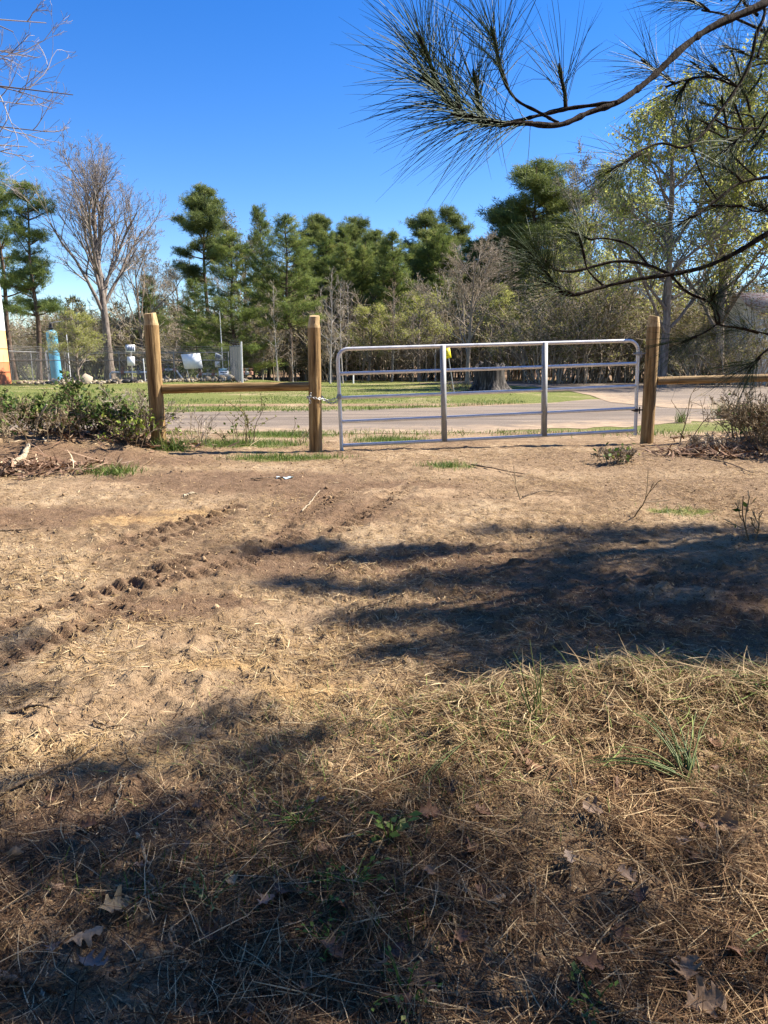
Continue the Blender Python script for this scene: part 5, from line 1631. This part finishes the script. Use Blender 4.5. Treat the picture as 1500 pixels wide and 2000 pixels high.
rr_ = np.random.default_rng(17)
rush_clump('rush_clump', 1045, 1445, [(1035, 1250, .05, 0), (1056, 1275, .05, .01), (1062, 1290, 0, 0), (1002, 1275, .05, .02), (1040, 1330, 0, 0), (1052, 1330, 0, .01), (985, 1290, .1, .02), (1068, 1300, .05, 0)], 'upright thin green rushes standing alone on the low bank')
rush_clump('rush_clump', 1345, 1530, [(1215 + 12 * k + rr_.uniform(-8, 8), 1385 + rr_.uniform(-15, 60), .25 + rr_.uniform(-.1, .1), .05) for k in range(16)] + [(1120 + 8 * k, 1480 + rr_.uniform(-20, 40), .06, .05) for k in range(9)] + [(1300 + 10 * k, 1470 + rr_.uniform(-20, 30), .12, .04) for k in range(7)],
           'large green rush clump fanned flat to the left on the right bank', width=.006)
rush_clump('rush_clump', 815, 1560, [(900, 1455, .2, .03), (880, 1470, .2, .03), (930, 1430, .3, .03), (860, 1500, .15, .02), (950, 1445, .3, .02), (770, 1640, -.1, .02), (720, 1660, -.15, .02)], 'pale flattened rush stems lying at the left end of the low bank', width=.005)
rush_clump('rush_clump', 1420, 1890, [(1265, 1960, -.05, .02), (1560, 1800, .2, .04), (1560, 1830, .1, .03), (1580, 1880, .05, .03), (1290, 1940, 0, .03)], 'green rush stems lying on leaves in the bottom right corner', width=.006)
rush_clump('dry_stalk', 1175, 1375, [(1168, 1258, .02, 0), (1171, 1300, .02, 0)], 'thin dry stalk with paired seed whorls on the low bank', 'drygrass', 'stalk')
g = G(1171, 1372); g[2] = terr(g[0], g[1])
st = [o for o in bpy.data.objects if o.get('label') == 'thin dry stalk with paired seed whorls on the low bank'][0]
lv = MB(); C_ = []
for k in range(7):
    c = P(1173 - .5 * k, 1360 - 16 * k, g[1] + .02) - np.array(st.location); C_ += [c + np.array([dx, 0, 0]) for dx in (-.012, .012, -.006, .006)]
leafquads(lv, np.array(C_), .009, rr_); lv.build('seed_whorl', MAT['straw'], st)
rush_clump('dry_stalk', 1225, 1400, [(1235, 1290, .03, .01), (1255, 1310, .03, .02), (1215, 1330, 0, 0), (1270, 1330, .05, .02)], 'reddish dry weed stalks right of the seed-whorl stalk', 'needle_litter', 'stalk', .006)
rush_clump('dry_stalk', 1120, 1330, [(1065, 1205, .1, .01)], 'single long leaning dry grass stem at the edge of the shade pool', 'drygrass', 'stalk', .003)


def weed(px, py, n, leafs, spread, label, seed, mat='grass', h=.06):
    rng = np.random.default_rng(seed); g = G(px, py); g[2] = terr(g[0], g[1]); mb = MB(); lv = MB()
    for k in range(n):
        az = rng.uniform(0, 6.28); L = spread * rng.uniform(.4, 1.1); hh = h * rng.uniform(.4, 1.2); u = np.linspace(0, 1, 5)[:, None]
        pts = np.concatenate([np.cos(az) * L * u, np.sin(az) * L * u, hh * np.sin(u * 1.7)], 1); mb.tube(pts, np.linspace(.0022, .001, 5), 4)
        for j in range(5):
            c = pts[j] + rng.normal(0, .006, 3); a2 = az + rng.normal(0, .9); l = .72 * leafs * rng.uniform(.6, 1.3)
            d = np.array([math.cos(a2), math.sin(a2), .35]); sd = np.array([-math.sin(a2), math.cos(a2), rng.normal(0, .3)])
            v = [c, c + d * l * .5 + sd * l * .26, c + d * l + np.array([0, 0, -.15 * l]), c + d * l * .5 - sd * l * .26]
            lv.add(np.array(v), [[0, 1, 2, 3]], rng.random())
    o = mb.build('green_weed', MAT[mat]); o.location = g
    lv.build('foliage', MAT[mat], o)
    return tag(o, label, 'weed')


weed(690, 1745, 12, .030, .11, 'bright green broad-leaved weed in the shade near the picture centre', 1)
weed(640, 1770, 9, .026, .10, 'smaller green weed just left of the bright broad-leaved one', 2)
weed(585, 1625, 10, .022, .09, 'feathery green weed at the edge of the foreground shade', 3)
weed(760, 1655, 5, .05, .08, 'weed with a few long upright green leaves in the shade', 4, h=.10)
weed(410, 1775, 8, .02, .09, 'dull green weed among the oak leaves in the left shade', 5, 'rush')
weed(1160, 1970, 7, .032, .08, 'small fresh green weed at the bottom edge right of centre', 6)
weed(790, 1960, 9, .026, .10, 'green weed at the bottom edge near the picture centre', 7)
weed(650, 1850, 7, .022, .08, 'green weed below the bright broad-leaved one', 8)
weed(1460, 1385, 8, .03, .10, 'green leafy weed on the bank at the right edge', 9)
weed(1280, 1345, 8, .028, .09, 'pale green weed on the crest of the low bank', 10, 'lime')

# ------------------------------------------------------------------ oak leaves and sticks
OAK = [(0, 0), (.10, .03), (.20, .10), (.30, .30), (.36, .32), (.42, .16), (.50, .20), (.60, .42), (.68, .40), (.70, .20), (.78, .18), (.86, .30), (.93, .24), (1.0, .03)]


def leaf_obj(px, py, size, yaw, seed, label, group=None, rnd=.5, name='fallen_leaf', lift=.032):
    rng = np.random.default_rng(seed)
    g = G(px, py); g[2] = terr(g[0], g[1]) + lift
    half = np.array(OAK); n = len(half); m = 4
    v = []
    curl = rng.uniform(.25, .8) * rng.choice([-1, 1], p=[.3, .7]); bend = rng.uniform(-.3, .5); tw = rng.normal(0, .3)
    for sgn in (1, -1):
        jj = 1 + .25 * (rng.random(n) - .5)
        for q in range(m):
            f = q / (m - 1)
            yy = half[:, 1] * f * sgn * jj; xx = half[:, 0] + .03 * np.sin(half[:, 0] * 9 + sgn) * f
            zz = curl * yy ** 2 * 2.2 + bend * (xx - .5) ** 2 + tw * yy * xx + .03 * rng.normal(0, 1, n) * f
            v.append(np.stack([xx - .5, yy, zz], -1))
    V = np.concatenate(v) * size; mb = MB()
    F = []
    for s_ in range(2):
        for q in range(m - 1):
            for i in range(n - 1):
                a = (s_ * m + q) * n + i; b = a + n
                F.append([a, a + 1, b + 1, b] if s_ == 0 else [a, b, b + 1, a + 1])
    mb.add(V, F, rnd)
    mb.tube(np.array([[-.5, 0, bend * .25], [-.62, .01, bend * .3], [-.74, .04, bend * .3]]) * size, [.0012, .001, .001], 4, True, .1)
    o = mb.build(name, MAT['oak'], None, True, loc=g)
    o.rotation_euler = (rng.normal(0, .22), rng.normal(0, .22), yaw)
    return tag(o, label, 'leaf', group)


named = [(225, 1790, .12, .6, 1.0, 'pale tan oak leaf lit by a sun fleck in the left foreground'), (165, 1848, .12, .5, .93, 'large tan lobed oak leaf in the left shade'), (178, 1905, .11, -.4, .78, 'greyish purple oak leaf near the bottom left stick'),
         (518, 1780, .07, 1.0, .8, 'small grey leaf in the shade left of the green weeds'), (455, 1742, .07, 2, 1.0, 'pair-lobed pale leaf beside the dull green weed'), (835, 1605, .11, .4, .35, 'reddish brown oak leaf at the left end of the bank'),
         (880, 1565, .09, 1.6, .2, 'dark curled leaf standing in the hollow of the bank'), (1160, 1605, .10, 2.6, .72, 'pinkish tan leaf standing upright below the rushes'), (1410, 1620, .12, -.6, .55, 'long brown leaf in sunlight at the lower right'),
         (965, 1768, .08, .7, .95, 'pale leaf in a sun patch at the bottom right centre'), (1340, 1910, .11, 1.2, .6, 'rosy brown oak leaf in the bottom right corner'), (1370, 1975, .13, .1, .65, 'wide tan oak leaf under the rush stems at the bottom right'),
         (1150, 1895, .09, -.3, .2, 'dark red leaf edge-on near the bottom right'), (620, 1585, .08, .3, .7, 'grey brown leaf on the shade boundary near centre'), (655, 1870, .11, 2.2, .4, 'orange brown oak leaf below the green weeds'),
         (600, 1945, .07, .9, .45, 'red brown leaf at the bottom left of centre'), (740, 1905, .06, 0, .5, 'small curled leaf near the bottom centre'), (1250, 1325, .08, 1.8, .2, 'dark brown leaf standing on the crest of the bank'), (1445, 1305, .07, .2, .3, 'reddish leaf on the bank near the right edge'), (1380, 1390, .08, .9, .35, 'brown oak leaf in the dry grass at the right of the bank')]
for i, (px, py, sz, yaw, rn, lab) in enumerate(named): leaf_obj(px, py, sz * .8, yaw, 300 + i, lab, None, rn)
rl = np.random.default_rng(8)
for i in range(46):
    if i < 34: px, py = rl.uniform(0, 1500), rl.uniform(1560, 1990)
    else: px, py = rl.uniform(850, 1500), rl.uniform(1380, 1560)
    leaf_obj(px, py, rl.uniform(.04, .085), rl.uniform(0, 6.28), 400 + i, 'curled brown oak leaf half sunk in the pine needle litter', 'oak leaves scattered in the foreground litter', rl.uniform(.05, .85), lift=.022)


def stick(pix, r, label, mat='stick', seed=0, fork=None, lift=.01):
    rng = np.random.default_rng(seed + 50); mb = MB()
    o0 = G(*pix[0])
    def line(pp, r):
        p = np.array([G(*q) for q in pp]); q = resample(p[:, :2], 22); q += rng.normal(0, .004, q.shape)
        z = terr(q[:, 0], q[:, 1]); z = np.convolve(np.pad(z, 4, mode='edge'), np.ones(9) / 9, 'valid')
        return np.stack([q[:, 0], q[:, 1], z + lift + r], -1) - o0
    mb.tube(line(pix, r), np.linspace(r, r * .45, 22) * (1 + .12 * rng.normal(0, 1, 22)), 7)
    for f in (fork or []): mb.tube(line(f, r * .6), np.linspace(r * .6, r * .25, 22), 6)
    return tag(mb.build('fallen_stick', MAT[mat], None, True, loc=o0), label, 'stick')


stick([(-20, 1572), (60, 1535), (150, 1490), (195, 1455)], .007, 'long straight grey stick lying diagonally at the left edge', seed=1)
stick([(20, 1388), (50, 1380), (80, 1390), (105, 1394)], .008, 'short bent dark reddish stick on the pale sand', seed=2)
stick([(268, 1645), (285, 1690), (297, 1730), (305, 1775)], .006, 'bent pale straw-coloured stick in the left foreground', 'stickp', 3)
stick([(336, 1815), (338, 1860), (342, 1888)], .004, 'pale forked twig near the bottom left', 'stickp', 4, [[(340, 1880), (370, 1884), (420, 1892)]])
stick([(-15, 1925), (20, 1932), (42, 1940)], .013, 'thick dark stick end in the bottom left corner', seed=5)
stick([(80, 1970), (88, 1930), (97, 1900)], .003, 'thin pale straw stalk near the bottom left corner', 'stickp', 6)
stick([(220, 1600), (235, 1555), (250, 1520)], .003, 'slim pale stalk crossing the shade edge at left', 'stickp', 7)
stick([(955, 1850), (948, 1800), (940, 1745)], .003, 'thin pale upright-lying stem in the right foreground', 'stickp', 8)
stick([(1300, 1870), (1400, 1835), (1520, 1820)], .004, 'thin dark stick at the lower right edge', seed=9)
stick([(700, 1192), (740, 1182), (790, 1176)], .006, 'short stick beside a finger of shade in the middle ground', seed=10)
stick([(590, 1000), (610, 980), (625, 963)], .007, 'pale thin stick above the wheel tracks', 'stickp', 11)
stick([(360, 972), (385, 970)], .016, 'pale wood splinter on the brown soil', 'stickp', 12)
stick([(490, 940), (520, 938), (545, 935)], .008, 'dark twig lying beside the pale blue scrap', seed=13)
stick([(920, 912), (970, 920), (1025, 932)], .009, 'long thin dark stick before the gate', seed=14)
stick([(1310, 858), (1345, 854), (1395, 855)], .016, 'dark branch lying right of the hinge post', seed=15)
stick([(1020, 975), (1060, 962), (1100, 966)], .006, 'small dark stick on the bare soil right of centre', seed=16)
stick([(1350, 895), (1420, 905), (1470, 925)], .008, 'grey stick among flattened weeds at the right', seed=17)
stick([(180, 1410), (210, 1420), (240, 1418)], .005, 'short thin twig on the sand left of the dapples', seed=18)
stick([(0, 1040), (40, 1042), (70, 1038)], .008, 'dark stick on the soil at the left edge', seed=19)
stick([(20, 920), (45, 906), (58, 893)], .045, 'pale split chunk of wood on the dirt at the left', 'stickp', 20, lift=.0)
stick([(3, 930), (15, 918), (24, 905)], .035, 'grey weathered chunk of wood at the left edge', seed=21, lift=0)
stick([(68, 868), (66, 830), (80, 795)], .012, 'grey broken limb leaning on the left dirt bank', 'stickp', 22, lift=.02)
# upright dead stakes in the brush
for px, r0_, r1_, Y, tilt_, lab in ((68, 790, 860, 9.15, .18, 'dead upright stick leaning in the brush, left of the short stub'), (107, 795, 845, 9.25, .05, 'short pale dead stub standing in the brush')):
    x = xpx(px, Y, .6); zb = float(terr(x, Y)); L = zrow(r0_, Y) - zb
    o = MB().tube([(0, 0, -.05), (tilt_ * .3, 0, L * .5), (tilt_, 0, L)], [.017, .015, .011], 8).build('dead_stick', MAT['stickp'], None, True, loc=(x, Y, zb)); tag(o, lab, 'stick')
g = G(556, 935); g[2] = terr(g[0], g[1]) + .012
mb = MB(); a = np.linspace(0, 1, 6); V = np.array([[(.16 * t - .08), s_ * .02 + .012 * math.sin(t * 7), .012 * math.sin(t * 9 + s_)] for t in a for s_ in (-1, 1)])
mb.add(np.concatenate([V, V + np.array([0, 0, .004])]), [[2 * i, 2 * i + 2, 2 * i + 3, 2 * i + 1] for i in range(5)] + [[12 + 2 * i, 12 + 2 * i + 1, 12 + 2 * i + 3, 12 + 2 * i + 2] for i in range(5)])
tag(mb.build('litter_scrap', m_plain('pale_blue_plastic', (.55, .68, .72), .4), loc=g), 'pale blue scrap of litter lying on the brown soil', 'litter')

place(('shrub', 1), 1455, 690, 612, 37.5, 'olive bush hiding the near corner of the white building', 'bush', wide=1.0)
place(('shrub', 0), 1385, 700, 668, 39, 'low bright olive bush left of the white building', 'bush', wide=1.5)
bx = STUMP_P[0] - 1.15; by = STUMP_P[1] - .2
thing_shrub('brush_pile', bx, by, .32, 1.3, 930, 'low pile of dead brush on the mound left of the stump', 'brush pile', leafn=60, stems=40, twig='twigd', nch=(4, 3))
